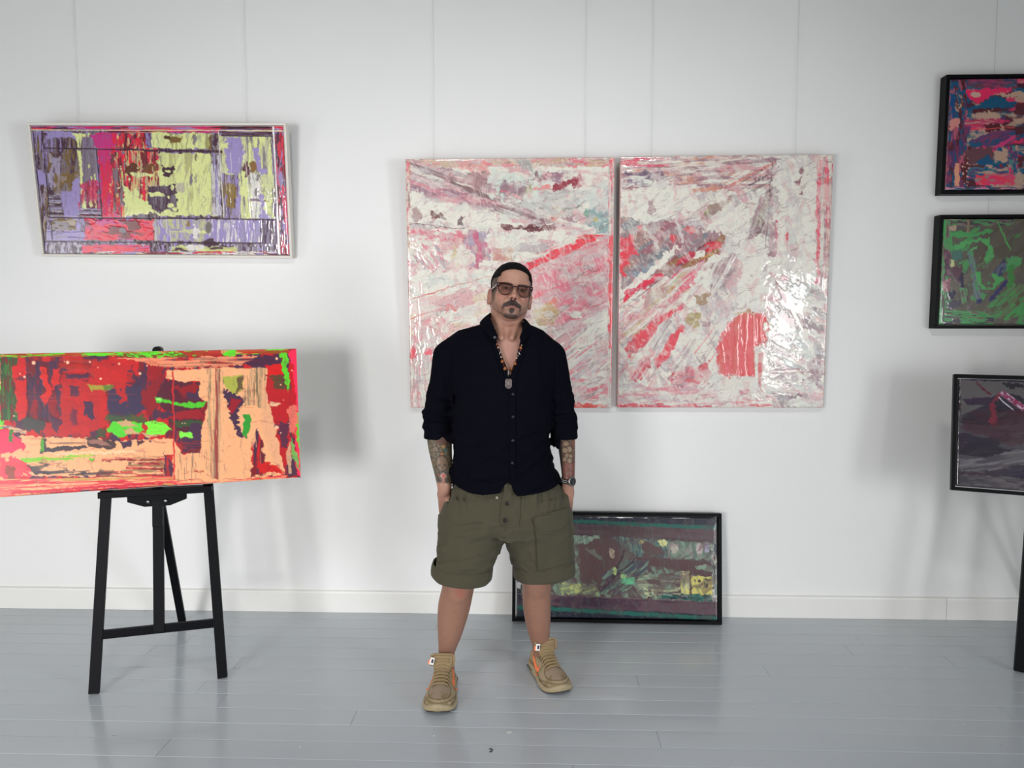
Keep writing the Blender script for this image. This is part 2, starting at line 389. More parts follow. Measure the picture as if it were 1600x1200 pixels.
def stretcher(w, h, t, parent, material=None):
    return MB().box(-w/2, .0004, -h/2, w/2, t, h/2).build('canvas', material or M_CANVAS, parent, bevel=.002)
def frame(w, h, fw, front, depth, parent, material, name='frame'):
    """picture opening w x h; bars fw wide; from y=-front to y=depth"""
    mb = MB(); X, Z = w/2, h/2
    for (a, b) in (((-X-fw, -Z-fw), (X+fw, -Z)), ((-X-fw, Z), (X+fw, Z+fw)), ((-X-fw, -Z), (-X, Z)), ((X, -Z), (X+fw, Z))):
        mb.box(a[0], -front, a[1], b[0], depth, b[1])
    return mb.build(name, material, parent, bevel=.0015)

# ---- wide lavender, yellow and red painting, upper left
LAV = (154, 138, 192); YEL = (219, 224, 150); RED = (226, 18, 56); MAG = (196, 42, 124); DRK = (62, 26, 48); BRN = (118, 88, 30); GRY = (122, 112, 122); MAR = (110, 22, 34); WHT = (226, 220, 214); PIN = (222, 70, 110)
def art_lavender():
    a = Art([(47, 196), (443.9, 197), (451.3, 398.6), (69.9, 396.7)], (30, 180, 3.636), 400, 204, GRY, 1.35); r = a.r
    a.M(r(40, 40, 1560, 820), [DRK, GRY, LAV, GRY, DRK, LAV], 90, 160, 14, edge=0)
    a.M(r(70, 90, 400, 330), [DRK, GRY, BRN, GRY, LAV, DRK], 90, 90, 9, edge=6)
    a.M(r(120, 95, 330, 125), [LAV, LAV, DRK], 0, 60, 10)
    a.P([(150, 95), (320, 95), (330, 140), (250, 115), (160, 130)], LAV, edge=5)
    a.P([(60, 90), (125, 90), (128, 200), (90, 240), (70, 180)], LAV, a=.9, edge=5, streak=(90, 60, 7, .42, .1))
    a.P([(90, 290), (150, 340), (165, 410), (120, 420), (100, 360)], LAV)
    a.M(r(245, 195, 350, 430), [BRN, GRY, DRK, GRY, BRN], 90, 60, 12, a=.85)
    a.M(r(200, 330, 345, 470), [BRN, BRN, GRY, (150, 130, 120)], 90, 40, 25, a=.9)
    a.P([(160, 215), (240, 245), (245, 290), (235, 400), (180, 420), (165, 330), (190, 270)], (176, 168, 196), a=.8, edge=9, streak=(80, 50, 12, .4, .15))
    a.M(r(160, 455, 470, 590), [DRK, (170, 166, 180), DRK, GRY, LAV], 0, 110, 9, edge=5)
    a.P([(240, 430), (310, 430), (345, 490), (335, 600), (385, 720), (280, 715), (255, 590)], LAV, edge=6)
    a.P([(300, 380), (345, 350), (350, 480), (345, 560), (315, 520)], LAV, edge=5)
    a.M(r(190, 590, 330, 655), [(160, 140, 120), GRY, BRN], 0, 60, 20)
    a.M(r(110, 400, 170, 780), [BRN, DRK, LAV, (170, 160, 185), DRK], 90, 70, 8)
    a.M(r(160, 660, 380, 720), [LAV, LAV, (140, 125, 160), LAV], 0, 120, 10)
    # purple-grey column and yellow drips
    a.M(r(355, 110, 445, 380), [GRY, (110, 90, 120), GRY, (140, 125, 150)], 90, 150, 8)
    a.P([(300, 100), (345, 105), (410, 98), (385, 130), (358, 120), (352, 185), (330, 185), (322, 120)], YEL, edge=3, streak=(90, 80, 8, .3, .1))
    a.P([(333, 205), (355, 205), (362, 360), (380, 500), (382, 535), (362, 530), (358, 480), (345, 320)], YEL, edge=3)
    a.M(r(385, 400, 450, 530), [MAR, MAR, (150, 30, 50), DRK], 90, 60, 12)
    for x, y0, y1 in ((400, 280, 300), (412, 350, 520), (432, 330, 500), (408, 420, 525), (440, 440, 530)): a.P(r(x-4, y0, x+4, y1), YEL, edge=3, es=12)
    # magenta / red block
    a.P([(345, 395), (450, 375), (460, 560), (400, 590), (350, 560)], (205, 35, 90), a=.8, edge=10, streak=(90, 90, 20, .42, .12))
    a.M([(440, 100), (560, 100), (580, 590), (475, 590), (445, 210)], [MAG, (215, 25, 70), RED, RED, MAG], 90, 200, 22, edge=6)
    a.P([(410, 110), (530, 105), (540, 180), (440, 185)], MAG, edge=8)
    a.M(r(520, 210, 640, 570), [RED, DRK, (216, 205, 120), RED, MAR, GRY], 90, 70, 10, edge=12)
    a.M(r(560, 100, 720, 195), [MAR, RED, (225, 200, 140), RED, DRK, (200, 60, 60)], 90, 50, 12, edge=8)
    a.M(r(500, 75, 1150, 100), [MAG, PIN, DRK, (215, 150, 110)], 0, 90, 8, edge=2)
    # yellow field
    a.M([(760, 100), (1100, 105), (1110, 195), (760, 190)], [YEL, (200, 205, 150), (150, 145, 90), YEL, YEL], 90, 90, 16, edge=6)
    a.M([(640, 215), (1090, 215), (1125, 570), (800, 575), (650, 480)], [YEL, YEL, (204, 208, 142), YEL, (180, 178, 120), YEL], 90, 130, 20, edge=4)
    a.M(r(615, 195, 790, 490), [RED, (210, 200, 120), RED, MAR, (205, 195, 130), (190, 170, 130)], 90, 80, 11, edge=10)
    a.P([(690, 210), (730, 205), (735, 320), (700, 330)], MAR, edge=5); a.P(r(700, 345, 722, 490), RED, edge=4)
    a.P([(615, 280), (680, 275), (690, 320), (640, 345), (600, 330)], (92, 40, 20), edge=8)
    a.P([(695, 300), (780, 275), (790, 320), (720, 330)], (112, 62, 24), edge=7)
    a.P([(805, 300), (880, 290), (885, 325), (850, 350), (820, 345)], DRK, edge=8); a.B(848, 322, 18, 8, YEL)
    a.P([(590, 380), (640, 450), (700, 480), (770, 520), (765, 560), (605, 575)], YEL, edge=6)
    a.B(665, 450, 22, 25, YEL); a.P(r(640, 330, 770, 350), YEL, edge=6)
    a.M([(730, 405), (890, 395), (900, 545), (790, 560), (735, 500)], [DRK, (90, 70, 90), GRY, DRK, (75, 45, 65)], 90, 80, 10, edge=6)
    a.P(r(740, 440, 825, 462), YEL, edge=4)
    for x, y, q, w_ in ((842, 400, 8, 9), (872, 412, 11, 16), (850, 465, 8, 10), (862, 512, 20, 14), (885, 535, 12, 12), (845, 545, 22, 10), (920, 455, 30, 12)): a.B(x, y, q, w_, YEL)
    a.P([(895, 380), (955, 385), (945, 440), (900, 440)], (176, 168, 160), a=.8, edge=6, streak=(90, 60, 12, .4, .1))
    a.B(980, 370, 9, 34, GRY, ang=10); a.B(1006, 235, 6, 28, (100, 90, 60), a=.8); a.B(1005, 360, 8, 26, (150, 148, 130), a=.7)
    a.B(890, 140, 40, 18, BRN); a.B(845, 128, 20, 12, (80, 50, 30)); a.B(1000, 140, 10, 30, GRY, a=.9)
    a.M(r(1085, 110, 1160, 220), [GRY, BRN, (160, 150, 150), DRK], 90, 40, 14)
    a.M(r(1095, 225, 1150, 570), [(200, 200, 200), GRY, DRK, (210, 205, 200), LAV], 90, 120, 7)
    # right third
    a.M([(1140, 115), (1435, 120), (1450, 590), (1160, 590)], [YEL, (186, 188, 140), GRY, YEL, (200, 200, 160)], 90, 120, 16, edge=2)
    a.P([(1165, 160), (1190, 120), (1260, 125), (1280, 200), (1262, 330), (1230, 350), (1195, 330), (1175, 240)], LAV, edge=6, es=14)
    a.P(r(1150, 160, 1190, 190), YEL, edge=3)
    a.P([(1330, 180), (1362, 190), (1380, 300), (1420, 320), (1380, 345), (1345, 290)], LAV, edge=5)
    a.M([(1150, 330), (1250, 340), (1262, 590), (1160, 590)], [LAV, LAV, GRY, (120, 92, 60), LAV, DRK], 90, 110, 9, edge=4)
    a.M(r(1180, 390, 1232, 525), [BRN, (140, 110, 40), (170, 150, 90), BRN], 90, 70, 8, edge=5)
    a.P([(1265, 330), (1300, 270), (1310, 370), (1305, 450), (1290, 500), (1265, 440)], YEL, edge=7)
    a.P([(1275, 290), (1300, 260), (1315, 340), (1285, 350)], (86, 34, 40), edge=6); a.P([(1310, 270), (1345, 265), (1350, 310), (1320, 330)], (132, 88, 30), edge=5)
    a.M([(1315, 330), (1370, 340), (1390, 590), (1320, 590)], [WHT, (214, 216, 200), WHT, (120, 110, 110)], 90, 80, 14, edge=5)
    a.S(r(1320, 430, 1400, 500), DRK, 8, 0, 60, 4, seed=2)
    a.P([(1365, 440), (1395, 460), (1390, 560), (1450, 590), (1360, 640), (1375, 540)], LAV, edge=6)
    a.P(r(1395, 340, 1450, 480), (204, 208, 150), edge=3, streak=(90, 60, 12, .3, .1))
    a.M(r(1140, 62, 1440, 116), [DRK, GRY, DRK, LAV, (90, 40, 50)], 0, 90, 8, edge=2)
    a.M(r(1155, 96, 1435, 120), [DRK, DRK, (110, 80, 100)], 0, 60, 6, edge=1)
    a.M([(1450, 90), (1505, 90), (1535, 800), (1465, 800)], [DRK, LAV, RED, DRK, PIN, LAV, MAR], 90, 70, 12, edge=2)
    a.P([(1490, 130), (1505, 120), (1518, 430), (1508, 300)], RED, edge=3); a.P([(1498, 480), (1520, 470), (1528, 700), (1512, 680)], PIN, edge=4)
    # lower band
    a.M([(380, 590), (770, 595), (770, 715), (385, 710)], [RED, RED, MAG, (226, 40, 70), RED, MAR], 10, 80, 26, edge=6)
    a.P([(430, 600), (520, 595), (560, 615), (450, 625)], MAG, edge=6); a.B(592, 655, 24, 16, GRY); a.B(600, 675, 12, 8, DRK)
    a.P(r(620, 600, 690, 660), MAR, edge=8)
    a.M([(765, 590), (1250, 595), (1250, 720), (765, 715)], [LAV, (186, 184, 150), LAV, (196, 198, 140), (170, 160, 180)], 90, 60, 18, edge=4)
    a.M(r(860, 650, 1260, 672), [YEL, (200, 200, 160), LAV], 0, 120, 8, edge=2)
    a.M([(1080, 590), (1370, 600), (1370, 730), (1090, 725)], [LAV, LAV, (150, 140, 175), WHT, LAV], 90, 90, 10, edge=4)
    a.B(963, 618, 14, 16, (140, 116, 70)); a.B(1075, 640, 20, 30, (96, 90, 80), a=.8)
    a.M([(1375, 590), (1460, 600), (1465, 790), (1385, 790)], [(96, 80, 110), DRK, (120, 110, 140), (70, 30, 70)], 90, 100, 14, edge=3)
    a.M([(150, 725), (1460, 730), (1470, 800), (160, 795)], [(180, 175, 190), DRK, LAV, GRY, DRK], 90, 40, 12, edge=2)
    a.M([(355, 735), (745, 738), (745, 780), (360, 785)], [RED, RED, MAG, RED, (200, 60, 120)], 0, 90, 16, edge=5)
    a.M([(870, 745), (1240, 745), (1240, 795), (880, 795)], [YEL, (190, 190, 120), YEL, DRK], 0, 70, 12, edge=5)
    a.P([(650, 705), (740, 715), (730, 735), (680, 730)], DRK, edge=6); a.P([(1050, 705), (1150, 720), (1120, 745), (1050, 735)], DRK, edge=7)
    a.P([(980, 625), (1020, 640), (1020, 720), (995, 700)], WHT, edge=7); a.P([(930, 735), (1050, 735), (1060, 760), (960, 765)], WHT, edge=8)
    a.M(r(440, 775, 1460, 800), [WHT, (200, 190, 160), MAR, LAV, RED], 0, 80, 8, edge=2)
    # top strip and ruled lines
    a.M([(55, 58), (1510, 60), (1510, 82), (58, 80)], [MAG, PIN, LAV, (205, 80, 90), RED, DRK], 0, 120, 10, edge=0)
    a.M([(1150, 60), (1440, 62), (1440, 80), (1150, 80)], [DRK, DRK, MAR], 0, 60, 8, edge=0)
    cr = (236, 216, 170)
    a.L((58, 83), (1505, 90), 5, cr, edge=.3)
    for p, q in (((78, 95), (150, 790)), ((128, 85), (192, 730)), ((440, 195), (474, 585)), ((1378, 590), (1385, 790))): a.L(p, q, 5, (44, 16, 40), edge=.4)
    for p, q, w_ in (((145, 188), (1155, 205), 7), ((185, 582), (1460, 592), 7), ((135, 718), (1380, 726), 7), ((1150, 118), (1435, 120), 5)): a.L(p, q, w_, (52, 16, 42), edge=.4)
    a.L((560, 197), (1160, 210), 14, DRK, a=.8, edge=4)
    a.L((1136, 92), (1165, 575), 5, (230, 222, 205), edge=.5); a.L((1285, 220), (1320, 590), 5, (226, 220, 214), a=.8)
    a.L((1447, 62), (1478, 795), 9, (240, 234, 232), edge=.3); a.L((1440, 95), (1472, 790), 3, DRK)
    a.S(r(1080, 220, 1440, 590), (220, 214, 220), 26, 88, 120, 2.5, seed=4); a.S(r(520, 210, 800, 560), (210, 196, 150), 16, 89, 70, 3, seed=6)
    a.S(r(150, 200, 440, 590), DRK, 40, 89, 40, 2.5, a=.6, seed=9); a.D(r(560, 280, 720, 420), (226, 214, 160), 16, 3, 7, seed=3); a.veil(GRY, 90, 60, 6, .62, .68, .35); a.grain(.05)
    return a
def picture(name, loc, label, cat, mtx):
    e = empty(name); e.matrix_world = mtx; tag(e, label, cat); return e
mt = plane_matrix(-1.8908, -.05, 2.1952, 1.2757, .6298, 6.4854, -.5935)
e = picture('abstract_painting', None, 'wide lavender, pale yellow and red abstract painting hung upper left, crossed by thin dark lines', 'painting', mt)
stretcher(1.2757, .6298, .036, e)
frame(1.2757+.004, .6298+.004, .012, .004, .04, e, M_WHITEFRAME)
art_lavender().build(1.2757, .6298, I4, e, M_PAINT, .0012)

# ---- easel painting: red, peach and acid green
PCH = (240, 172, 124); RD = (206, 30, 34); DR = (128, 26, 36); PUR = (70, 44, 70); GRN = (94, 214, 40); DG = (50, 82, 48); HOT = (252, 40, 82); SAL = (240, 100, 90)
def art_peach():
    # tracing extended to the left of the photograph's edge
    tl, tr, br, bl = (-42, 555.2), (463, 543.5), (470.4, 745.4), (-42, 782)
    a = Art([tl, tr, br, bl], (0, 530, 3.333), 500, 216, RD, 1.35); r = a.r
    a.M(r(-160, 40, 1600, 850), [PUR, DR, RD, (170, 30, 38), PUR, RD], 90, 120, 50, edge=0)
    a.M(r(-160, 60, 30, 830), [PCH, SAL, GRN, DG, HOT, PCH], 90, 90, 20)
    a.M(r(15, 95, 100, 430), [DG, DR, (86, 60, 40), DG, (60, 110, 50)], 90, 80, 14)
    # top band
    a.M([(0, 78), (1500, 45), (1500, 72), (0, 100)], [GRN, (190, 60, 40), RD, GRN, (150, 70, 30), (220, 150, 100)], 0, 130, 10, edge=2)
    a.P([(735, 68), (840, 64), (850, 92), (740, 95)], GRN, edge=8); a.P([(1150, 62), (1240, 58), (1230, 88), (1165, 85)], GRN, edge=8)
    a.M([(600, 74), (1080, 66), (1080, 92), (620, 98)], [GRN, (96, 84, 30), GRN, (130, 60, 30)], 0, 30, 9, edge=4)
    a.P([(860, 66), (1160, 56), (1160, 88), (1000, 90), (960, 75)], (176, 36, 30), a=.85, edge=5)
    # red field, left half
    a.P([(80, 150), (148, 135), (150, 420), (100, 430), (95, 280), (75, 190)], RD, edge=5)
    a.M(r(150, 120, 400, 440), [PUR, (100, 26, 44), (150, 24, 36), PUR, (116, 30, 40)], 90, 150, 40, edge=3)
    a.P([(222, 150), (250, 160), (262, 230), (285, 290), (240, 350), (222, 300), (250, 270), (225, 220)], (210, 36, 34), edge=5)
    a.P([(285, 160), (322, 150), (320, 240), (280, 260)], (206, 32, 34), edge=5)
    a.M(r(325, 110, 700, 250), [(160, 34, 34), RD, DR, PUR, (180, 40, 30)], 5, 130, 30, a=.85, edge=10)
    a.P([(60, 210), (170, 195), (180, 260), (140, 215)], PUR, a=.6, edge=6)
    a.P([(360, 180), (470, 180), (460, 205), (350, 208)], (78, 40, 66), edge=6, soft=5)
    a.P([(330, 215), (560, 215), (560, 470), (420, 500), (240, 510), (235, 440), (330, 420)], (196, 34, 36), edge=9, a=.9)
    a.P([(370, 240), (420, 245), (415, 300), (378, 298)], PUR, a=.85, edge=5, soft=4)
    a.P([(380, 360), (410, 360), (412, 450), (378, 450)], (100, 36, 64), a=.85, edge=6, soft=8)
    a.P([(450, 320), (495, 325), (500, 420), (455, 410)], (66, 42, 72), edge=6)
    a.P([(270, 410), (325, 420), (320, 490), (280, 480)], PUR, a=.9, edge=10)
    a.P([(150, 410), (240, 420), (230, 490), (140, 480), (120, 430)], (66, 64, 62), edge=9, soft=6)
    a.P([(570, 240), (760, 250), (770, 360), (720, 400), (570, 410)], (62, 50, 78), edge=8, soft=8)
    a.P([(480, 120), (680, 130), (665, 240), (670, 330), (645, 345), (620, 260), (500, 250)], (196, 34, 34), edge=10, a=.9)
    a.P([(760, 100), (860, 130), (850, 350), (760, 400), (740, 280), (790, 230)], (150, 26, 34), edge=8, a=.85, soft=6)
    a.P([(455, 245), (540, 238), (600, 250), (560, 265), (490, 268)], (164, 150, 50), edge=6, soft=5); a.P([(540, 245), (600, 245), (590, 262), (550, 262)], (90, 120, 50), soft=5)
    a.P([(560, 400), (760, 395), (770, 440), (680, 430), (560, 430)], (64, 92, 50), edge=6, soft=12, a=.85)
    a.S(r(150, 280, 760, 340), (206, 60, 56), 16, 0, 180, 3, a=.4, seed=7)
    # dark shape right of centre, green splashes
    a.P([(870, 200), (1040, 225), (1080, 270), (1060, 330), (1050, 400), (1060, 590), (960, 595), (935, 500), (900, 470), (860, 400), (820, 300)], (86, 30, 48), edge=9)
    a.P([(900, 240), (1030, 235), (1040, 290), (960, 300)], (150, 24, 34), edge=10, a=.9); a.P([(960, 280), (1070, 265), (1060, 310), (1000, 310)], PUR, edge=8)
    a.P([(850, 380), (1060, 365), (1055, 415), (900, 420), (850, 405)], (150, 28, 38), edge=6)
    a.P([(800, 375), (930, 380), (870, 420), (800, 410)], PUR, edge=6, a=.9)
    a.P([(890, 425), (1055, 425), (1045, 460), (930, 455)], (56, 78, 48), edge=5, soft=4); a.P([(1000, 440), (1050, 440), (1045, 560), (960, 585), (950, 520)], PUR, edge=6)
    a.S(r(860, 520, 1060, 590), (140, 40, 48), 12, 0, 120, 7, a=.8, seed=8)
    a.P([(810, 305), (860, 310), (920, 330), (1085, 325), (1060, 355), (970, 355), (880, 335), (815, 325)], (80, 190, 44), edge=4); a.B(832, 315, 18, 8, (150, 236, 110))
    a.P([(560, 470), (600, 430), (670, 425), (740, 440), (760, 480), (700, 490), (620, 515), (590, 490)], (84, 204, 44), edge=6)
    a.P([(610, 440), (665, 425), (730, 450), (650, 460)], (204, 160, 116), edge=5); a.P([(650, 475), (690, 460), (740, 495), (660, 495)], (206, 160, 116), edge=5)
    a.P([(760, 435), (800, 425), (870, 445), (900, 475), (840, 500), (760, 500), (770, 470)], (120, 244, 60), edge=6)
    a.P([(735, 490), (850, 500), (780, 515)], (200, 160, 116), edge=4)
    a.P([(935, 485), (1000, 485), (1008, 510), (950, 510)], (130, 240, 76), edge=5)
    a.P([(520, 470), (560, 465), (565, 510), (500, 520)], DG, a=.8, edge=6)
    # peach band bottom-left
    a.P([(150, 510), (240, 515), (450, 515), (600, 535), (860, 515), (860, 715), (40, 720), (20, 600)], PCH, edge=4)
    a.M([(540, 620), (858, 610), (858, 715), (500, 735)], [PCH, DR, PCH, (200, 60, 60), (150, 120, 80)], 0, 110, 9, edge=3)
    a.P([(460, 510), (600, 530), (612, 570), (590, 582), (470, 560)], (78, 54, 54), edge=5); a.P([(470, 530), (540, 528), (590, 560), (480, 545)], (170, 116, 100), edge=4, a=.8)
    a.P([(630, 530), (695, 530), (685, 560), (650, 572)], PUR, edge=5); a.P([(720, 530), (765, 535), (720, 555)], (80, 50, 56), edge=4); a.P([(780, 528), (800, 530), (790, 540)], PUR, edge=2)
    a.P([(225, 520), (245, 520), (250, 570), (460, 555), (460, 568), (340, 585), (220, 600)], (62, 52, 60), edge=4)
    a.P([(228, 515), (242, 520), (238, 590), (215, 590)], (80, 150, 40), edge=3); a.S(r(290, 535, 440, 560), (150, 110, 90), 6, -2, 120, 8, a=.6, seed=3)
    a.P([(250, 600), (780, 575), (700, 590), (400, 610)], (246, 196, 150), edge=4)
    a.M([(110, 625), (480, 600), (510, 615), (120, 655)], [(120, 196, 40), (200, 190, 80), PCH, (120, 190, 44)], -3, 110, 9, edge=4); a.P([(470, 620), (500, 620), (490, 658)], (110, 196, 40))
    a.M([(110, 655), (300, 640), (460, 690), (700, 640), (690, 660), (420, 705), (280, 710), (180, 700)], [(70, 60, 66), (90, 80, 70), PCH, PCH, (66, 50, 60)], -4, 80, 14, edge=7)
    a.P([(300, 655), (460, 640), (690, 640), (640, 680), (400, 695)], PCH, edge=7); a.S(r(300, 690, 700, 705), (70, 56, 60), 6, -4, 180, 5, seed=5)
    a.M([(0, 450), (90, 460), (150, 480), (150, 500), (60, 480)], [PCH, (210, 170, 130), GRY], 5, 60, 10)
    a.P([(0, 470), (60, 490), (100, 515), (140, 560), (110, 590), (0, 600)], HOT, edge=8); a.P([(100, 500), (230, 515), (210, 580), (150, 600), (140, 540)], PCH, edge=5)
    a.P([(0, 640), (100, 620), (170, 660), (180, 720), (40, 730), (0, 700)], (250, 50, 76), edge=12, a=.9); a.P(r(40, 660, 80, 730), (136, 60, 40), edge=8, a=.9)
    a.P([(70, 480), (85, 475), (80, 540), (60, 530)], (50, 120, 50), edge=6)
    a.M([(0, 735), (850, 715), (1540, 705), (1565, 722), (540, 780), (0, 828)], [PCH, (220, 40, 60), PCH, SAL, (200, 150, 80), (210, 40, 60)], -2.5, 200, 9, edge=1)
    a.P([(60, 800), (540, 765), (860, 745), (860, 756), (540, 778), (60, 815)], (206, 36, 60), edge=3)
    # peach figure, right half
    a.P([(870, 165), (1170, 145), (1390, 150), (1440, 320), (1450, 480), (1485, 700), (1200, 735), (905, 735), (905, 600), (860, 600), (862, 520), (905, 520), (930, 560), (960, 600), (1045, 590), (1060, 440), (1085, 330), (1040, 300), (1045, 215), (960, 225), (870, 205)], PCH, edge=3)
    a.P([(1145, 200), (1270, 185), (1270, 240), (1240, 290), (1180, 255)], (168, 170, 70), edge=6); a.P([(1240, 190), (1270, 190), (1270, 260), (1235, 280)], (86, 60, 50), edge=5, a=.8)
    a.P([(1165, 255), (1230, 285), (1290, 310), (1270, 335), (1240, 380), (1245, 460), (1290, 520), (1240, 500), (1215, 440), (1190, 360), (1185, 310), (1155, 275)], PUR, edge=6, es=12)
    a.P([(1200, 300), (1260, 310), (1240, 350), (1200, 390)], (150, 26, 40), edge=6)
    a.P([(1270, 395), (1310, 390), (1300, 460), (1285, 520), (1262, 500)], (50, 150, 50), edge=5)
    a.M(r(1085, 150, 1165, 730), [PCH, (120, 90, 80), PCH, (170, 150, 110), DR, (210, 160, 120)], 90, 330, 9, edge=3, a=.8)
    a.M(r(1270, 150, 1400, 360), [PCH, (70, 80, 60), (150, 130, 100), (210, 160, 120), PCH], 90, 160, 10, edge=5, a=.75)
    a.M([(1320, 480), (1350, 470), (1400, 700), (1480, 715), (1310, 715)], [DR, PUR, RD, (110, 30, 40), PCH], 90, 120, 16, edge=6)
    a.P([(1345, 640), (1460, 650), (1480, 700), (1350, 690)], (204, 26, 28), edge=6); a.P([(1355, 200), (1390, 210), (1440, 480), (1480, 700), (1430, 640), (1370, 480)], (226, 164, 124), a=.8, edge=5, soft=8)
    a.P([(1240, 355), (1290, 340), (1350, 345), (1350, 385), (1270, 385)], PCH, edge=3)
    a.P([(1385, 180), (1500, 185), (1530, 300), (1500, 480), (1560, 620), (1560, 715), (1490, 715), (1465, 600), (1430, 440), (1400, 320)], (184, 28, 36), edge=6)
    a.P([(1400, 320), (1465, 335), (1440, 350), (1405, 345)], (230, 180, 140), edge=3); a.P([(1395, 180), (1500, 190), (1510, 270), (1440, 250)], (84, 70, 44), edge=8, a=.9)
    a.P([(1440, 430), (1500, 440), (1500, 560), (1470, 570)], PUR, edge=8, a=.8); a.P([(1490, 610), (1565, 600), (1565, 715), (1500, 712)], (70, 50, 70), edge=8, a=.9)
    a.B(1441, 455, 12, 8, (250, 190, 150)); a.P([(1490, 590), (1510, 520), (1520, 700), (1505, 700)], (216, 170, 130), edge=3, a=.85)
    a.P([(1260, 105), (1340, 85), (1450, 75), (1460, 130), (1380, 140), (1270, 135)], (74, 36, 62), edge=7); a.P([(1385, 130), (1470, 130), (1480, 185), (1400, 180)], (216, 26, 26), edge=8)
    a.P([(1450, 72), (1500, 75), (1505, 240), (1500, 280), (1470, 130)], GRN, edge=6, a=.95)
    a.P([(1500, 60), (1545, 46), (1568, 720), (1545, 700), (1530, 300), (1510, 110)], HOT, edge=3); a.P([(1500, 110), (1525, 130), (1545, 420), (1520, 300)], (200, 20, 30), edge=4)
    a.P([(1545, 380), (1560, 380), (1568, 640), (1545, 500)], GRN, edge=4, a=.9); a.P([(1500, 350), (1550, 340), (1545, 500), (1510, 480)], (232, 120, 100), edge=8, a=.85)
    a.P([(1515, 500), (1560, 640), (1565, 690), (1520, 600)], (110, 190, 90), edge=4, a=.9)
    a.P([(600, 100), (1100, 92), (1350, 85), (1250, 130), (1160, 140), (850, 150), (750, 120)], (242, 150, 110), edge=5, a=.92, streak=(-1, 160, 9, .38, .12))
    a.S(r(850, 95, 1250, 150), (110, 90, 70), 12, -1, 150, 4, a=.6, seed=1)
    a.L((905, 165), (912, 735), 9, (206, 40, 44), a=.85, edge=2)
    a.S(r(930, 600, 1080, 720), (110, 90, 80), 14, 90, 100, 3, a=.7, seed=12); a.S(r(980, 685, 1060, 692), (176, 70, 50), 6, 0, 18, 7, seed=2)
    a.veil(DR, 0, 120, 9, .66, .76, .22); a.veil(PUR, 88, 90, 8, .70, .78, .2); a.grain(.05)
    for x, y, q in ((185, 127, 10), (138, 200, 7), (115, 184, 4), (361, 124, 9), (345, 120, 3), (532, 208, 6), (476, 121, 5), (735, 180, 7), (518, 150, 3), (627, 130, 6), (770, 139, 4), (1441, 99, 7), (1441, 455, 9), (83, 404, 4), (953, 438, 3), (968, 438, 3), (1462, 235, 4), (1477, 315, 3), (1462, 485, 4), (1520, 160, 4)):
        a.B(x, y, q, q, (248, 184, 148), edge=.5)
    return a
mt = plane_matrix(-1.6432, -.7957, 1.1193, 1.2569, .5788, -8.5, .7, 18.3)
EASEL_PIC = mt
e = picture('abstract_painting', None, 'wide red, peach and acid green abstract painting propped on the black easel', 'painting', mt)
stretcher(1.2569, .5788, .032, e, mat('canvas_edge_tinted', (200, 196, 180), .7))
art_peach().build(1.2569, .5788, I4, e, M_PAINT_SATIN, .0008)

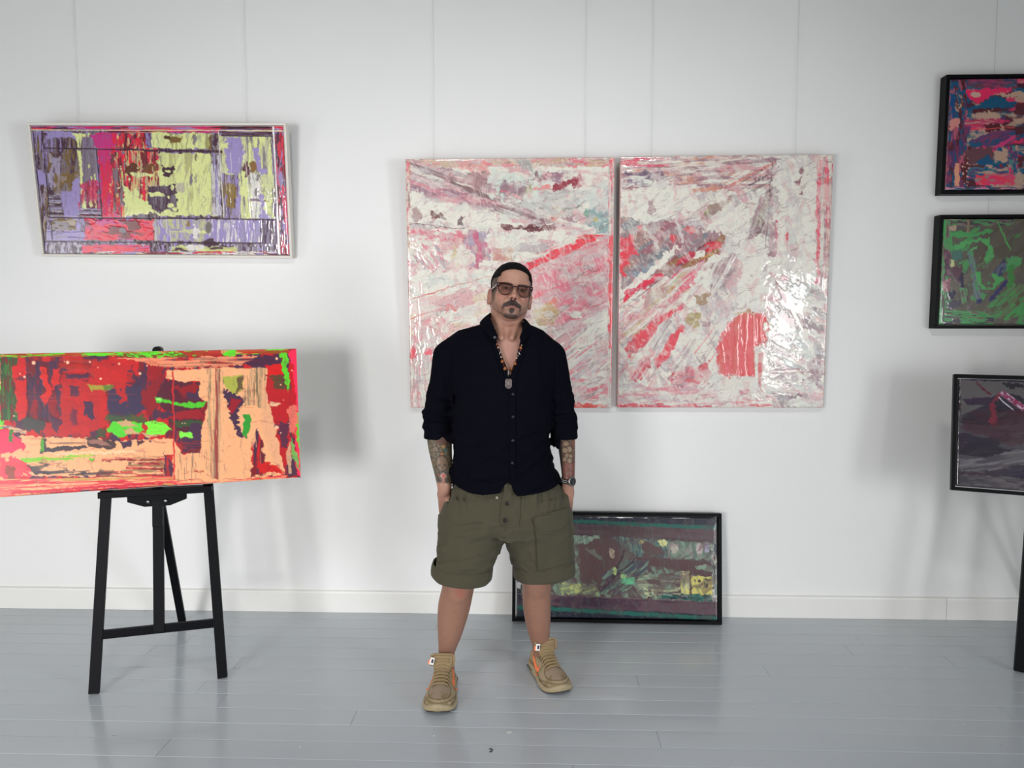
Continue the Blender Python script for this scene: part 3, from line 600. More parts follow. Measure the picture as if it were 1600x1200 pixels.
# ---- the two tall pink canvases
CRM = (224, 218, 206); IVR = (232, 228, 216); LP = (216, 168, 170); PK = (232, 96, 118); RP = (236, 70, 84); MV = (166, 128, 134); TN = (196, 168, 136); TL = (150, 174, 168); GP = (188, 176, 176); DM = (104, 60, 66)
def soft(a):
    a.veil(IVR, 20, 70, 34, .52, .72, .55); a.veil((198, 188, 190), -30, 60, 20, .56, .74, .40); a.veil(LP, 70, 50, 26, .58, .76, .45); a.veil((206, 214, 206), 0, 80, 40, .60, .80, .40)
    a.veil((128, 96, 102), -28, 40, 5, .66, .72, .35); a.veil(IVR, 60, 26, 7, .60, .70, .45); a.grain(.04)
def art_pink_left():
    a = Art([(633.3, 247.5), (960.2, 246.4), (955.3, 637), (641.7, 637.7)], (620, 230, 2.857), 330, 396, CRM, 1.9); r = a.r
    a.M(r(20, 30, 990, 1190), [CRM, IVR, LP, CRM, GP, IVR, LP], 5, 110, 40, edge=0)
    a.M(r(40, 50, 980, 90), [TN, (214, 170, 160), PK, TN, GP], 0, 90, 16, a=.8)
    # upper diagonal drags falling to the right
    a.M([(40, 60), (400, 130), (800, 330), (700, 350), (420, 290), (40, 170)], [MV, GP, (150, 112, 118), LP, CRM, (130, 96, 100)], 20, 160, 14, edge=6)
    a.M([(40, 110), (250, 170), (420, 250), (420, 290), (200, 230), (40, 185)], [(206, 140, 150), (150, 116, 130), (190, 166, 172), LP], 18, 100, 14, edge=5)
    a.P([(60, 220), (400, 285), (600, 350), (400, 360), (60, 330)], IVR, edge=10, soft=6, a=.9)
    a.P([(250, 70), (400, 60), (410, 120), (300, 100)], (226, 140, 140), a=.7, edge=10, soft=5)
    a.P([(300, 110), (400, 120), (410, 190), (380, 200), (300, 150)], (140, 106, 106), a=.7, edge=10, soft=8)
    a.P([(410, 100), (520, 110), (640, 130), (680, 190), (600, 250), (500, 260), (430, 210), (410, 150)], (208, 216, 206), edge=12)
    a.P([(460, 150), (540, 155), (600, 190), (590, 220), (520, 250), (470, 220)], (150, 120, 130), edge=9); a.P([(460, 190), (540, 210), (570, 230), (490, 205)], PK, edge=5)
    a.P([(540, 60), (610, 55), (610, 110), (560, 115)], (160, 168, 164), edge=8, a=.8); a.P([(580, 180), (610, 175), (605, 215), (585, 205)], (150, 160, 110), edge=4)
    a.P([(610, 115), (670, 110), (665, 145), (600, 140)], (128, 80, 90), edge=8, a=.8)
    a.P([(680, 120), (740, 110), (745, 165), (690, 160)], (150, 110, 130), edge=9, a=.8); a.P([(720, 155), (820, 130), (830, 165), (740, 190), (690, 195)], (156, 60, 74), edge=7)
    a.P([(600, 185), (680, 170), (700, 190), (620, 200)], (232, 130, 130), edge=6, a=.8)
    a.P([(500, 240), (700, 200), (830, 210), (780, 300), (640, 310)], (196, 196, 190), edge=14, a=.8)
    a.P([(800, 180), (960, 170), (960, 330), (860, 330)], (206, 212, 206), edge=14, a=.85)
    a.P([(850, 290), (950, 270), (955, 390), (900, 380), (840, 340)], (136, 166, 166), edge=10, a=.9); a.B(885, 320, 14, 12, (196, 170, 80)); a.B(845, 295, 14, 16, (110, 160, 130))
    a.P([(680, 305), (730, 312), (720, 330), (690, 325)], (200, 90, 80), edge=4); a.B(708, 272, 10, 8, (180, 160, 120))
    a.P([(740, 270), (830, 260), (800, 280), (740, 285)], (120, 120, 110), edge=5, a=.8)
    # left white drips with dark accents
    a.P([(60, 280), (100, 275), (105, 330), (70, 335)], (176, 150, 146), edge=6); a.P([(140, 285), (220, 310), (220, 330), (150, 318)], (120, 80, 76), edge=7); a.P([(272, 345), (285, 305), (300, 310), (300, 350)], (120, 96, 100), edge=3)
    a.L((60, 340), (300, 360), 4, DM, a=.8, edge=3); a.P([(470, 350), (700, 350), (720, 365), (480, 378)], (120, 70, 74), edge=5); a.L((490, 360), (710, 362), 5, (80, 40, 46), edge=3)
    a.M([(60, 370), (340, 380), (330, 420), (60, 415)], [(226, 116, 132), LP, (214, 120, 134), CRM], 0, 60, 20, edge=8)
    a.M([(330, 370), (420, 370), (430, 490), (380, 510), (360, 560), (335, 560), (340, 480), (300, 430)], [(200, 100, 130), MV, (170, 160, 180), LP], 80, 50, 20, edge=7)
    a.B(445, 412, 45, 42, IVR, edge=6); a.P([(480, 370), (740, 385), (730, 420), (500, 415)], IVR, edge=6)
    a.P([(430, 455), (520, 450), (520, 508), (430, 505)], (206, 170, 150), edge=3); a.P([(430, 455), (480, 452), (480, 505), (440, 500)], (204, 134, 130), edge=4, a=.7)
    a.M(r(80, 430, 215, 560), [(222, 140, 152), CRM, (176, 160, 166), CRM, (220, 176, 172), IVR], 60, 40, 14, edge=12)
    a.P([(245, 450), (275, 450), (270, 520), (245, 515)], (204, 180, 130), edge=8, a=.7)
    a.P([(60, 570), (420, 540), (440, 600), (80, 680)], IVR, edge=10, soft=6, a=.9); a.P(r(130, 580, 420, 620), (196, 206, 200), a=.5, edge=12, soft=10)
    # rising red diagonals, right
    a.M([(560, 520), (700, 470), (960, 395), (965, 830), (720, 830), (620, 700), (590, 600)], [LP, (222, 150, 158), (228, 128, 142), (214, 194, 192), (208, 170, 174), LP], -22, 140, 34, edge=3)
    a.P([(580, 520), (860, 395), (935, 395), (700, 500), (590, 545)], (238, 72, 84), edge=4, streak=(-22, 160, 14, .3, .1))
    a.P([(800, 400), (850, 390), (900, 395), (840, 420)], (236, 40, 48), edge=3)
    for x, y in ((640, 560), (700, 600), (760, 520), (820, 600), (880, 500)): a.P([(x, y), (x+60, y-22), (x+85, y+40), (x+25, y+66)], (230, 110, 130), a=.55, edge=4)
    a.S(r(580, 420, 960, 760), (232, 216, 212), 30, 68, 110, 5, a=.55, seed=3); a.S(r(580, 420, 960, 700), RP, 14, -22, 130, 4, a=.7, seed=4)
    a.P([(600, 740), (700, 680), (740, 735), (690, 790), (640, 800)], (200, 170, 120), edge=4, a=.9); a.P([(640, 740), (690, 720), (710, 750), (660, 770)], (214, 200, 186), edge=4)
    a.P([(660, 690), (705, 672), (730, 740), (690, 700)], (236, 120, 110), edge=4, a=.8)
    a.M([(700, 850), (970, 700), (970, 1150), (780, 1150)], [CRM, IVR, (200, 186, 190), CRM, LP, IVR], -38, 130, 22, edge=3)
    a.S(r(690, 690, 960, 1000), (120, 96, 100), 16, -38, 130, 3, a=.7, seed=5); a.S(r(760, 800, 960, 1100), PK, 12, -38, 100, 5, a=.7, seed=6)
    a.B(800, 750, 26, 18, IVR); a.M(r(780, 1030, 960, 1130), [LP, CRM, PK, MV, CRM], -20, 60, 18, a=.8)
    a.P(r(780, 1145, 960, 1165), (228, 88, 80), edge=5)
    # left lower plaid
    a.M([(60, 690), (410, 600), (420, 780), (250, 860), (60, 1000)], [CRM, (222, 200, 170), LP, IVR, (230, 190, 186)], -16, 110, 30, edge=3)
    a.L((50, 683), (240, 622), 4, (214, 60, 60), edge=2); a.L((240, 622), (440, 570), 4, (196, 140, 120), edge=2, a=.8); a.L((60, 765), (220, 715), 4, (206, 90, 90), edge=2)
    a.P([(210, 715), (270, 700), (275, 725), (220, 735)], (222, 110, 110), edge=5); a.M(r(90, 760, 240, 940), [LP, (226, 150, 156), CRM, (220, 180, 170)], 80, 60, 24, edge=6, a=.85)
    a.M([(60, 880), (170, 880), (130, 1165), (60, 1165)], [CRM, LP, (226, 150, 154), CRM, (206, 186, 184), IVR], 85, 80, 18, edge=4)
    a.B(140, 915, 18, 16, (240, 90, 110)); a.B(70, 920, 14, 30, (244, 70, 90)); a.S(r(70, 540, 110, 1100), PK, 12, 88, 70, 6, a=.7, seed=8)
    a.M(r(40, 60, 58, 1165), [(206, 130, 110), CRM, PK, (150, 130, 110), CRM], 90, 60, 8, edge=2)
    a.M([(945, 60), (975, 50), (960, 1165), (940, 1165)], [CRM, (190, 180, 170), PK, RP, CRM], 90, 90, 8, edge=1)
    a.P([(945, 400), (968, 400), (962, 900), (948, 900)], (240, 80, 90), edge=2, a=.75)
    soft(a)
    return a
def art_pink_right():
    a = Art([(969, 244), (1303, 241.5), (1286.7, 637), (964.8, 637)], (955, 230, 2.858), 336, 396, CRM, 1.9); r = a.r
    a.M(r(10, 20, 1010, 1180), [IVR, CRM, GP, IVR, LP, (206, 196, 196)], 60, 120, 40, edge=0)
    a.M([(40, 45), (790, 40), (700, 180), (350, 200), (50, 200)], [MV, LP, CRM, (156, 118, 128), (214, 150, 130), IVR], -3, 110, 16, edge=4)
    a.M(r(50, 50, 260, 90), [PK, (220, 60, 90), CRM, MV], 0, 70, 10, a=.8)
    a.M(r(60, 110, 250, 170), [(110, 86, 110), IVR, (140, 120, 140), GP], -5, 60, 14, edge=10)
    a.P([(90, 170), (370, 160), (400, 230), (330, 300), (180, 370), (110, 320)], IVR, edge=12, soft=4)
    a.P([(165, 240), (190, 232), (190, 300), (155, 298)], (176, 146, 150), edge=5); a.S(r(250, 240, 450, 360), (176, 140, 146), 10, -30, 100, 6, a=.7, seed=2)
    # mauve mid left
    a.M([(40, 300), (140, 350), (240, 330), (520, 380), (500, 470), (300, 560), (40, 660)], [MV, (150, 130, 134), (170, 130, 120), MV, (120, 130, 136), (160, 100, 110)], -35, 120, 30, edge=6)
    a.P([(40, 400), (110, 390), (100, 480), (50, 600), (40, 560)], (228, 70, 84), edge=10); a.B(130, 360, 14, 12, RP); a.B(350, 370, 24, 16, (232, 84, 92)); a.B(275, 410, 16, 20, (222, 80, 90))
    a.P([(80, 560), (140, 540), (200, 500), (120, 600)], (136, 150, 164), edge=6)
    a.L((150, 350), (210, 460), 16, (214, 206, 200), edge=5); a.L((290, 290), (310, 430), 14, (214, 200, 200), edge=5)
    a.M([(250, 520), (520, 380), (480, 470), (340, 570)], [(190, 40, 70), DM, (214, 60, 80), (150, 110, 70), MV], -35, 90, 16, edge=5)
    a.P([(420, 430), (500, 420), (490, 455), (440, 470)], (220, 36, 50), edge=6); a.B(395, 480, 32, 16, IVR, ang=-30); a.P([(390, 500), (470, 460), (450, 490)], (196, 150, 70), edge=3, a=.8)
    a.P([(410, 290), (440, 270), (540, 215), (500, 290), (420, 330)], (166, 140, 130), edge=6); a.P([(415, 285), (440, 270), (430, 310)], (150, 160, 100), edge=4)
    # fan of diagonal drags from lower-left to upper-right
    a.P([(390, 370), (560, 260), (690, 200), (640, 300), (560, 440), (500, 380)], IVR, edge=8)
    a.P([(40, 650), (240, 480), (280, 450), (330, 430), (200, 560), (60, 670)], IVR, edge=5)
    a.S([(50, 560), (260, 680)], DM, 8, -38, 200, 3, a=.6, seed=4)
    a.P([(50, 660), (220, 560), (240, 575), (110, 650), (60, 700)], (226, 52, 80), edge=4)
    a.M([(60, 720), (300, 560), (420, 500), (330, 720), (40, 880)], [LP, CRM, (214, 130, 136), IVR, (190, 170, 120), PK], -40, 120, 20, edge=4)
    a.P([(150, 660), (260, 620), (240, 680), (160, 700)], (180, 150, 140), edge=7, a=.8)
    a.P([(430, 500), (560, 450), (520, 560), (420, 680), (300, 800), (330, 680)], IVR, edge=7)
    a.M([(440, 520), (560, 470), (560, 560), (430, 700)], [GP, (140, 120, 124), CRM, MV], -62, 130, 14, edge=4, a=.85)
    a.P([(80, 860), (270, 720), (280, 740), (150, 880), (80, 950), (60, 900)], (226, 78, 90), edge=5); a.P([(190, 960), (310, 790), (335, 800), (240, 960), (200, 1000)], (230, 70, 84), edge=4)
    a.P([(100, 980), (190, 900), (180, 980), (110, 1050), (80, 1030)], (216, 96, 108), edge=5); a.P([(280, 780), (90, 960), (60, 1060), (200, 900)], IVR, edge=4, a=.6)
    a.P([(340, 740), (400, 730), (390, 810), (340, 790)], (180, 160, 110), edge=5); a.P([(380, 660), (440, 655), (430, 710), (370, 700)], (170, 140, 110), edge=6); a.P([(400, 790), (440, 770), (440, 810), (410, 815)], MV, edge=4)
    a.M([(270, 1000), (440, 960), (440, 1060), (260, 1070)], [(206, 120, 130), LP, MV, (214, 90, 100)], -10, 60, 20, edge=8)
    a.S(r(60, 800, 480, 1130), DM, 14, -58, 170, 2.5, a=.75, seed=7); a.S(r(40, 500, 470, 1130), RP, 16, -52, 150, 3, a=.7, seed=8); a.S(r(100, 820, 450, 1100), IVR, 16, -55, 130, 9, a=.7, seed=9)
    # grey shaft and white right part
    a.M([(640, 280), (720, 160), (720, 480), (700, 500), (690, 400), (600, 420)], [(150, 130, 126), GP, (180, 170, 150), (130, 100, 104), MV], -65, 100, 20, edge=4)
    a.P([(550, 440), (700, 380), (700, 480), (640, 560), (580, 520)], IVR, edge=10)
    a.P([(720, 290), (750, 285), (745, 420), (735, 490), (700, 490), (705, 380)], (176, 140, 146), edge=4); a.L((742, 290), (735, 430), 5, RP, a=.8, edge=2)
    a.L((492, 188), (735, 66), 4, (206, 80, 70), edge=2); a.L((720, 70), (690, 480), 4, (76, 60, 70), a=.8, edge=2); a.S(r(520, 50, 720, 190), (206, 90, 80), 9, -30, 160, 3, seed=3); a.S(r(560, 80, 730, 200), (70, 60, 74), 8, -30, 90, 4, a=.7, seed=4)
    a.M(r(740, 60, 920, 640), [IVR, CRM, IVR, IVR, (210, 204, 200)], 85, 160, 40, edge=10)
    for x, y in ((845, 105), (850, 205), (835, 150)): a.P([(x-18, y+10), (x+14, y-16), (x+8, y+18)], (150, 110, 116), edge=4)
    a.P([(778, 390), (790, 380), (795, 420), (783, 428)], (220, 50, 70), edge=2)
    a.M([(920, 40), (990, 40), (950, 1165), (915, 1165)], [LP, CRM, PK, (206, 140, 120), CRM, MV], 91, 150, 10, edge=2)
    a.P([(922, 60), (935, 60), (925, 680), (912, 690)], (232, 70, 96), edge=4, a=.75); a.P([(965, 150), (985, 130), (978, 370), (966, 370)], (196, 130, 130), edge=3, a=.7)
    # lower right
    a.M([(690, 560), (960, 640), (950, 1165), (700, 1165)], [IVR, GP, (150, 130, 134), CRM, LP, (196, 204, 200), IVR], 25, 90, 34, edge=8)
    a.P([(730, 590), (770, 650), (830, 760), (930, 960), (950, 1000), (900, 900), (740, 640)], (160, 110, 120), edge=3); a.P([(770, 620), (930, 950), (900, 930), (780, 700)], IVR, edge=4)
    a.P([(740, 710), (800, 730), (840, 830), (820, 880), (770, 790)], (150, 130, 134), edge=8, a=.85); a.P([(730, 740), (790, 760), (790, 850), (740, 820)], (202, 214, 208), edge=7, a=.8)
    a.P([(600, 450), (690, 450), (700, 720), (560, 740), (560, 600)], IVR, edge=8)
    # red dome
    a.P([(440, 760), (560, 720), (600, 700), (700, 740), (700, 1060), (480, 1140), (460, 1000), (490, 850)], (224, 216, 210), edge=8)
    a.M([(500, 830), (525, 780), (560, 750), (610, 730), (660, 745), (695, 760), (692, 880), (660, 890), (640, 1025), (560, 1030), (480, 1015), (470, 900)], [(226, 84, 86), (232, 74, 84), (214, 96, 84), (228, 90, 96)], 88, 120, 16, edge=4)
    a.P([(560, 745), (610, 728), (655, 745), (600, 765)], (170, 120, 70), edge=5, a=.9); a.L((655, 760), (655, 885), 6, (176, 120, 90), a=.7, edge=2)
    a.P([(625, 885), (670, 880), (680, 905), (640, 915)], IVR, edge=5); a.B(685, 800, 16, 22, IVR); a.B(578, 866, 9, 10, IVR); a.B(520, 935, 26, 30, IVR, edge=6); a.B(520, 940, 12, 12, (150, 90, 100))
    a.P([(652, 920), (685, 915), (665, 1075), (655, 1060)], (214, 84, 84), edge=2); a.P(r(640, 905, 652, 1060), IVR, edge=3); a.P(r(480, 1030, 640, 1120), (226, 220, 208), edge=8); a.P([(570, 1085), (610, 1080), (600, 1110), (565, 1110)], (206, 140, 146), edge=5)
    a.M(r(470, 1120, 720, 1165), [LP, CRM, (220, 90, 100), IVR], 0, 70, 12); a.M(r(700, 985, 950, 1010), [MV, (170, 110, 116), CRM], 2, 80, 10, a=.8)
    a.P([(870, 970), (930, 950), (945, 1080), (900, 1040)], (150, 110, 124), edge=10, a=.85); a.P([(740, 1100), (890, 1105), (880, 1120), (745, 1118)], (116, 90, 100), edge=6, a=.8)
    a.M([(40, 1060), (480, 1080), (480, 1165), (30, 1165)], [LP, (214, 130, 140), CRM, (200, 170, 180), CRM], 0, 110, 18, edge=6, a=.85)
    a.P([(26, 1145), (450, 1152), (450, 1165), (26, 1165)], (222, 60, 80), edge=3, a=.8); a.L((40, 60), (30, 1160), 6, (216, 120, 130), edge=1, a=.8)
    soft(a)
    a.M([(510, 840), (535, 790), (565, 760), (610, 740), (655, 750), (688, 770), (685, 870), (650, 885), (635, 1015), (560, 1020), (490, 1005), (482, 900)], [(226, 80, 84), (232, 74, 84), (220, 90, 84)], 88, 120, 16, edge=4, a=.8)
    return a
M_PKSIDE = mat('canvas_edge_pink', (206, 176, 172), .6, noise=((40, 40, 9), .25))
def tilt(o): return o
mt = plane_matrix(-.131, -.04, 1.719, 1.0313, 1.2454, 3.09, .096)
e = picture('abstract_painting', None, 'tall pink and cream abstract canvas behind the man, left one of the pair', 'painting', mt)
stretcher(1.0313, 1.2454, .036, e, M_PKSIDE); art_pink_left().build(1.0313, 1.2454, I4, e, M_PAINT_WET, .0016)
mt = plane_matrix(.9356, -.04, 1.7271, 1.0403, 1.2508, 1.81, .116)
e = picture('abstract_painting', None, 'tall cream and pink abstract canvas with a red dome shape near its bottom', 'painting', mt)
stretcher(1.0403, 1.2508, .036, e, M_PKSIDE); art_pink_right().build(1.0403, 1.2508, I4, e, M_PAINT_WET, .0016)

# ---- black-framed painting on the floor
MB_ = (84, 62, 66); TEA = (22, 92, 82); NAV = (24, 26, 46); SG = (120, 146, 126); PY = (212, 206, 120)
def art_dusk():
    a = Art([(805.5, 802), (1120, 806), (1120.5, 963), (806, 960)], (780, 780, 4.444), 318, 160, MB_, 1.5); r = a.r
    a.M(r(90, 90, 1550, 850), [MB_, (90, 68, 70), (78, 58, 62)], 10, 200, 80, edge=0)
    a.P([(90, 85), (1520, 110), (1520, 190), (90, 140)], NAV, edge=1); a.P([(100, 105), (1520, 172), (1520, 198), (100, 130)], TEA, edge=2)
    a.M([(100, 145), (1510, 200), (1510, 285), (100, 225)], [(74, 50, 58), (88, 66, 72), (80, 56, 60)], 3, 300, 30, edge=2)
    a.M([(110, 230), (700, 240), (1515, 290), (1515, 690), (600, 655), (110, 640)], [MB_, (96, 92, 84), SG, (86, 64, 66), (104, 120, 104), MB_], 60, 110, 30, edge=3)
    a.M([(500, 235), (700, 240), (690, 300), (520, 300)], [SG, (150, 166, 146), (110, 130, 116)], 85, 50, 14); a.P([(555, 300), (740, 240), (850, 330), (800, 520), (720, 600), (560, 480)], (92, 60, 62), edge=8)
    a.P([(600, 320), (650, 330), (720, 400), (700, 410), (620, 350)], (118, 124, 110), edge=6, a=.8); a.B(783, 358, 20, 38, (176, 154, 134), ang=-15)
    a.M([(780, 245), (1180, 265), (1170, 380), (960, 380), (880, 330)], [(70, 96, 96), SG, (66, 70, 80), (90, 116, 104)], 88, 70, 12, edge=5)
    a.P([(1020, 270), (1130, 320), (1150, 370), (1000, 380), (990, 300)], (88, 62, 62), edge=8); a.B(985, 282, 20, 12, PY); a.P([(1095, 268), (1165, 268), (1165, 310), (1120, 300)], (206, 206, 140), edge=5)
    a.M([(1165, 275), (1470, 285), (1460, 400), (1180, 400)], [SG, (140, 126, 124), (90, 110, 100), (120, 140, 120)], 85, 60, 18, edge=4); a.B(1218, 325, 24, 36, (176, 168, 156)); a.B(1388, 325, 26, 38, (186, 170, 168)); a.B(1440, 315, 20, 40, (160, 156, 176))
    a.P([(950, 385), (1470, 410), (1475, 520), (1230, 470), (940, 430)], (84, 54, 58), edge=6); a.P([(1360, 435), (1470, 440), (1465, 480), (1370, 470)], (130, 150, 130), edge=5)
    a.M([(720, 500), (900, 400), (1050, 400), (1000, 520), (860, 640), (700, 640)], [(90, 116, 100), (60, 70, 80), MB_, (112, 140, 120), (70, 60, 76)], -40, 80, 16, edge=5)
    a.L((790, 530), (870, 340), 16, (60, 36, 46), edge=3); a.L((720, 600), (960, 380), 10, (58, 36, 48), edge=3); a.B(865, 520, 26, 18, (160, 196, 130)); a.B(805, 480, 12, 28, (170, 190, 120)); a.P([(840, 540), (930, 520), (930, 570), (860, 575)], (96, 176, 130), edge=6)
    a.M([(960, 520), (1300, 480), (1310, 640), (960, 640)], [(150, 156, 130), MB_, (170, 176, 136), (110, 106, 96), SG], 0, 90, 22, edge=6)
    a.P([(1330, 510), (1510, 520), (1500, 640), (1340, 640)], (208, 198, 110), edge=4); a.M([(1260, 480), (1320, 480), (1320, 640), (1260, 640)], [PY, (190, 190, 150), (150, 140, 120)], 88, 60, 10, edge=2)
    a.D(r(1350, 530, 1470, 600), (76, 66, 60), 9, 5, 12, seed=4); a.D(r(1010, 600, 1090, 660), (190, 196, 150), 26, 3, 7, seed=5)
    a.M([(430, 560), (660, 580), (700, 640), (400, 640)], [(150, 166, 110), (104, 110, 92), (176, 180, 110), (120, 130, 106)], -20, 60, 18, edge=6)
    a.M([(1140, 640), (1510, 640), (1510, 690), (1130, 670)], [TEA, (150, 160, 150), NAV, (40, 90, 84)], 4, 70, 10, edge=4)
    a.M([(1470, 290), (1518, 290), (1518, 690), (1480, 690)], [(200, 200, 196), (120, 130, 130), (40, 40, 50), (210, 206, 190)], 85, 40, 12, edge=2)
    a.M([(110, 640), (1515, 695), (1515, 790), (110, 720)], [(92, 66, 76), (70, 44, 60), (58, 36, 54)], 3, 300, 60, edge=1)
    a.P([(95, 715), (1520, 780), (1520, 850), (95, 840)], (20, 28, 44), edge=1); a.P([(95, 715), (1520, 790), (1520, 818), (95, 742)], TEA, edge=2)
    a.P([(100, 480), (150, 560), (150, 700), (100, 715)], NAV, edge=4); a.P([(120, 540), (155, 560), (140, 620), (118, 590)], (190, 190, 190), edge=6)
    a.M(r(500, 98, 1510, 118), [NAV, NAV, NAV, (210, 210, 200)], 1, 60, 6, edge=1); a.P([(1488, 180), (1502, 140), (1500, 290), (1490, 290)], (176, 180, 180), edge=2)
    a.L((110, 640), (1510, 692), 3, (120, 100, 104), edge=1); a.veil(MB_, -35, 90, 30, .5, .66, .5); a.veil((84, 96, 88), 70, 60, 10, .58, .68, .4); a.grain(.06)
    return a
fw = .0165
mt = plane_matrix(.4152, -.125, .284, 1.0669, .5609, -6.3, -.2)
e = picture('framed_painting', None, 'dark plum and teal painting in a black frame leaning on the wall', 'painting', mt)
w5, h5 = 1.0669-2*fw, .5609-2*fw
frame(w5, h5, fw, .006, .034, e, M_BLACKFRAME); stretcher(w5-.012, h5-.012, .028, e, M_BLACKFRAME)
M_DUSK = vmat('satin_varnished_paint', .3, .4, coat=.8, coat_r=.07, bump=((55, 55, 55), .2, .001))
art_dusk().build(w5-.012, h5-.012, I4, e, M_DUSK, .0008)

# ---- two black-framed paintings hung on the right
BL = (16, 84, 122); HP = (226, 50, 104); BG = (190, 156, 136); OX = (88, 28, 40); PU = (84, 56, 104)
def art_blue():
    a = Art([(1483.6, 124.2), (1868, 121.5), (1868, 297), (1472, 297)], (1440, 100, 5.456), 300, 178, BL, 1.5); r = a.r
    a.M(r(150, 100, 2400, 1100), [BL, OX, BG, HP, BL, PU, (40, 96, 120), BG, OX], 0, 180, 60, edge=0)
    a.M(r(230, 130, 880, 215), [(70, 60, 96), (170, 60, 100), (50, 96, 120), (110, 60, 80)], 0, 100, 18)
    a.M(r(180, 130, 400, 1080), [PU, BL, OX, (190, 90, 110), (130, 50, 90), BL], 88, 90, 40, edge=5)
    a.P([(250, 260), (290, 250), (280, 440), (250, 480), (240, 380)], (12, 76, 130), edge=8); a.M(r(290, 260, 385, 400), [BG, OX, (110, 60, 50), BL], 80, 40, 20, edge=8); a.P([(230, 480), (310, 455), (330, 510), (270, 540), (225, 560)], (214, 140, 130), edge=7)
    a.P([(390, 215), (820, 205), (830, 235), (640, 265), (520, 330), (470, 330), (400, 270)], (232, 40, 96), edge=7); a.B(480, 260, 50, 24, (206, 166, 150))
    a.P([(640, 265), (873, 235), (1200, 240), (1200, 290), (873, 285), (750, 275)], BG, edge=8, es=18); a.P([(480, 365), (640, 270), (740, 280), (780, 310), (873, 320), (873, 350), (740, 355), (640, 385), (460, 385)], (12, 84, 120), edge=7)
    a.P([(470, 375), (740, 375), (720, 410), (450, 415)], OX, edge=6); a.P([(440, 425), (570, 410), (600, 390), (700, 405), (740, 440), (640, 480), (440, 450)], BG, edge=10, es=16)
    a.M([(370, 465), (740, 460), (700, 520), (380, 525)], [(204, 70, 110), (150, 50, 90), BG, (206, 50, 90)], -3, 90, 14, edge=6); a.P([(560, 520), (640, 495), (740, 520), (720, 560), (580, 575)], OX, edge=8)
    a.L((440, 550), (860, 535), 6, (230, 80, 80), edge=2); a.M([(420, 640), (680, 560), (873, 560), (873, 640), (700, 690), (430, 700)], [PU, (130, 60, 96), BL, (100, 60, 110)], -20, 100, 24, edge=6)
    a.P([(420, 670), (520, 645), (540, 690), (440, 705)], BL, edge=8); a.P([(660, 700), (873, 590), (873, 625), (700, 720)], (206, 60, 120), edge=5)
    a.P([(370, 720), (640, 690), (660, 800), (440, 860), (380, 840)], (104, 64, 74), edge=9); a.P([(470, 830), (600, 770), (640, 800), (660, 850), (520, 860)], (14, 82, 124), edge=6)
    a.P([(670, 720), (790, 700), (800, 830), (680, 830)], BG, edge=9); a.B(720, 720, 26, 22, BL); a.P([(660, 860), (760, 840), (790, 910), (700, 930), (640, 900)], (18, 80, 120), edge=8); a.B(735, 865, 18, 16, (140, 40, 50))
    a.M([(420, 870), (880, 880), (880, 940), (430, 940)], [BL, (70, 110, 130), BG, PU], 0, 90, 22, edge=5); a.M([(480, 940), (880, 930), (880, 1030), (490, 1030)], [HP, (216, 70, 110), (150, 130, 120), (236, 50, 80), (200, 110, 110)], 0, 80, 26, edge=8)
    a.P([(280, 850), (320, 840), (320, 1040), (275, 1040)], (224, 154, 126), edge=5); a.P([(350, 870), (400, 780), (410, 850), (400, 1020), (360, 1030)], (92, 30, 36), edge=9, es=12); a.M(r(800, 690, 900, 930), [(80, 130, 130), PU, BG, HP, BL], 85, 60, 24)
    a.M([(180, 1045), (880, 1050), (880, 1080), (180, 1080)], [(200, 130, 150), BL, (60, 60, 80)], 0, 80, 10, edge=2); a.L((235, 140), (180, 1070), 8, (206, 130, 130), a=.8, edge=3); a.D(r(350, 780, 420, 1040), (226, 180, 160), 12, 4, 10, seed=3)
    return a
GR = (70, 152, 84); OL = (92, 86, 74); ND = (34, 26, 62)
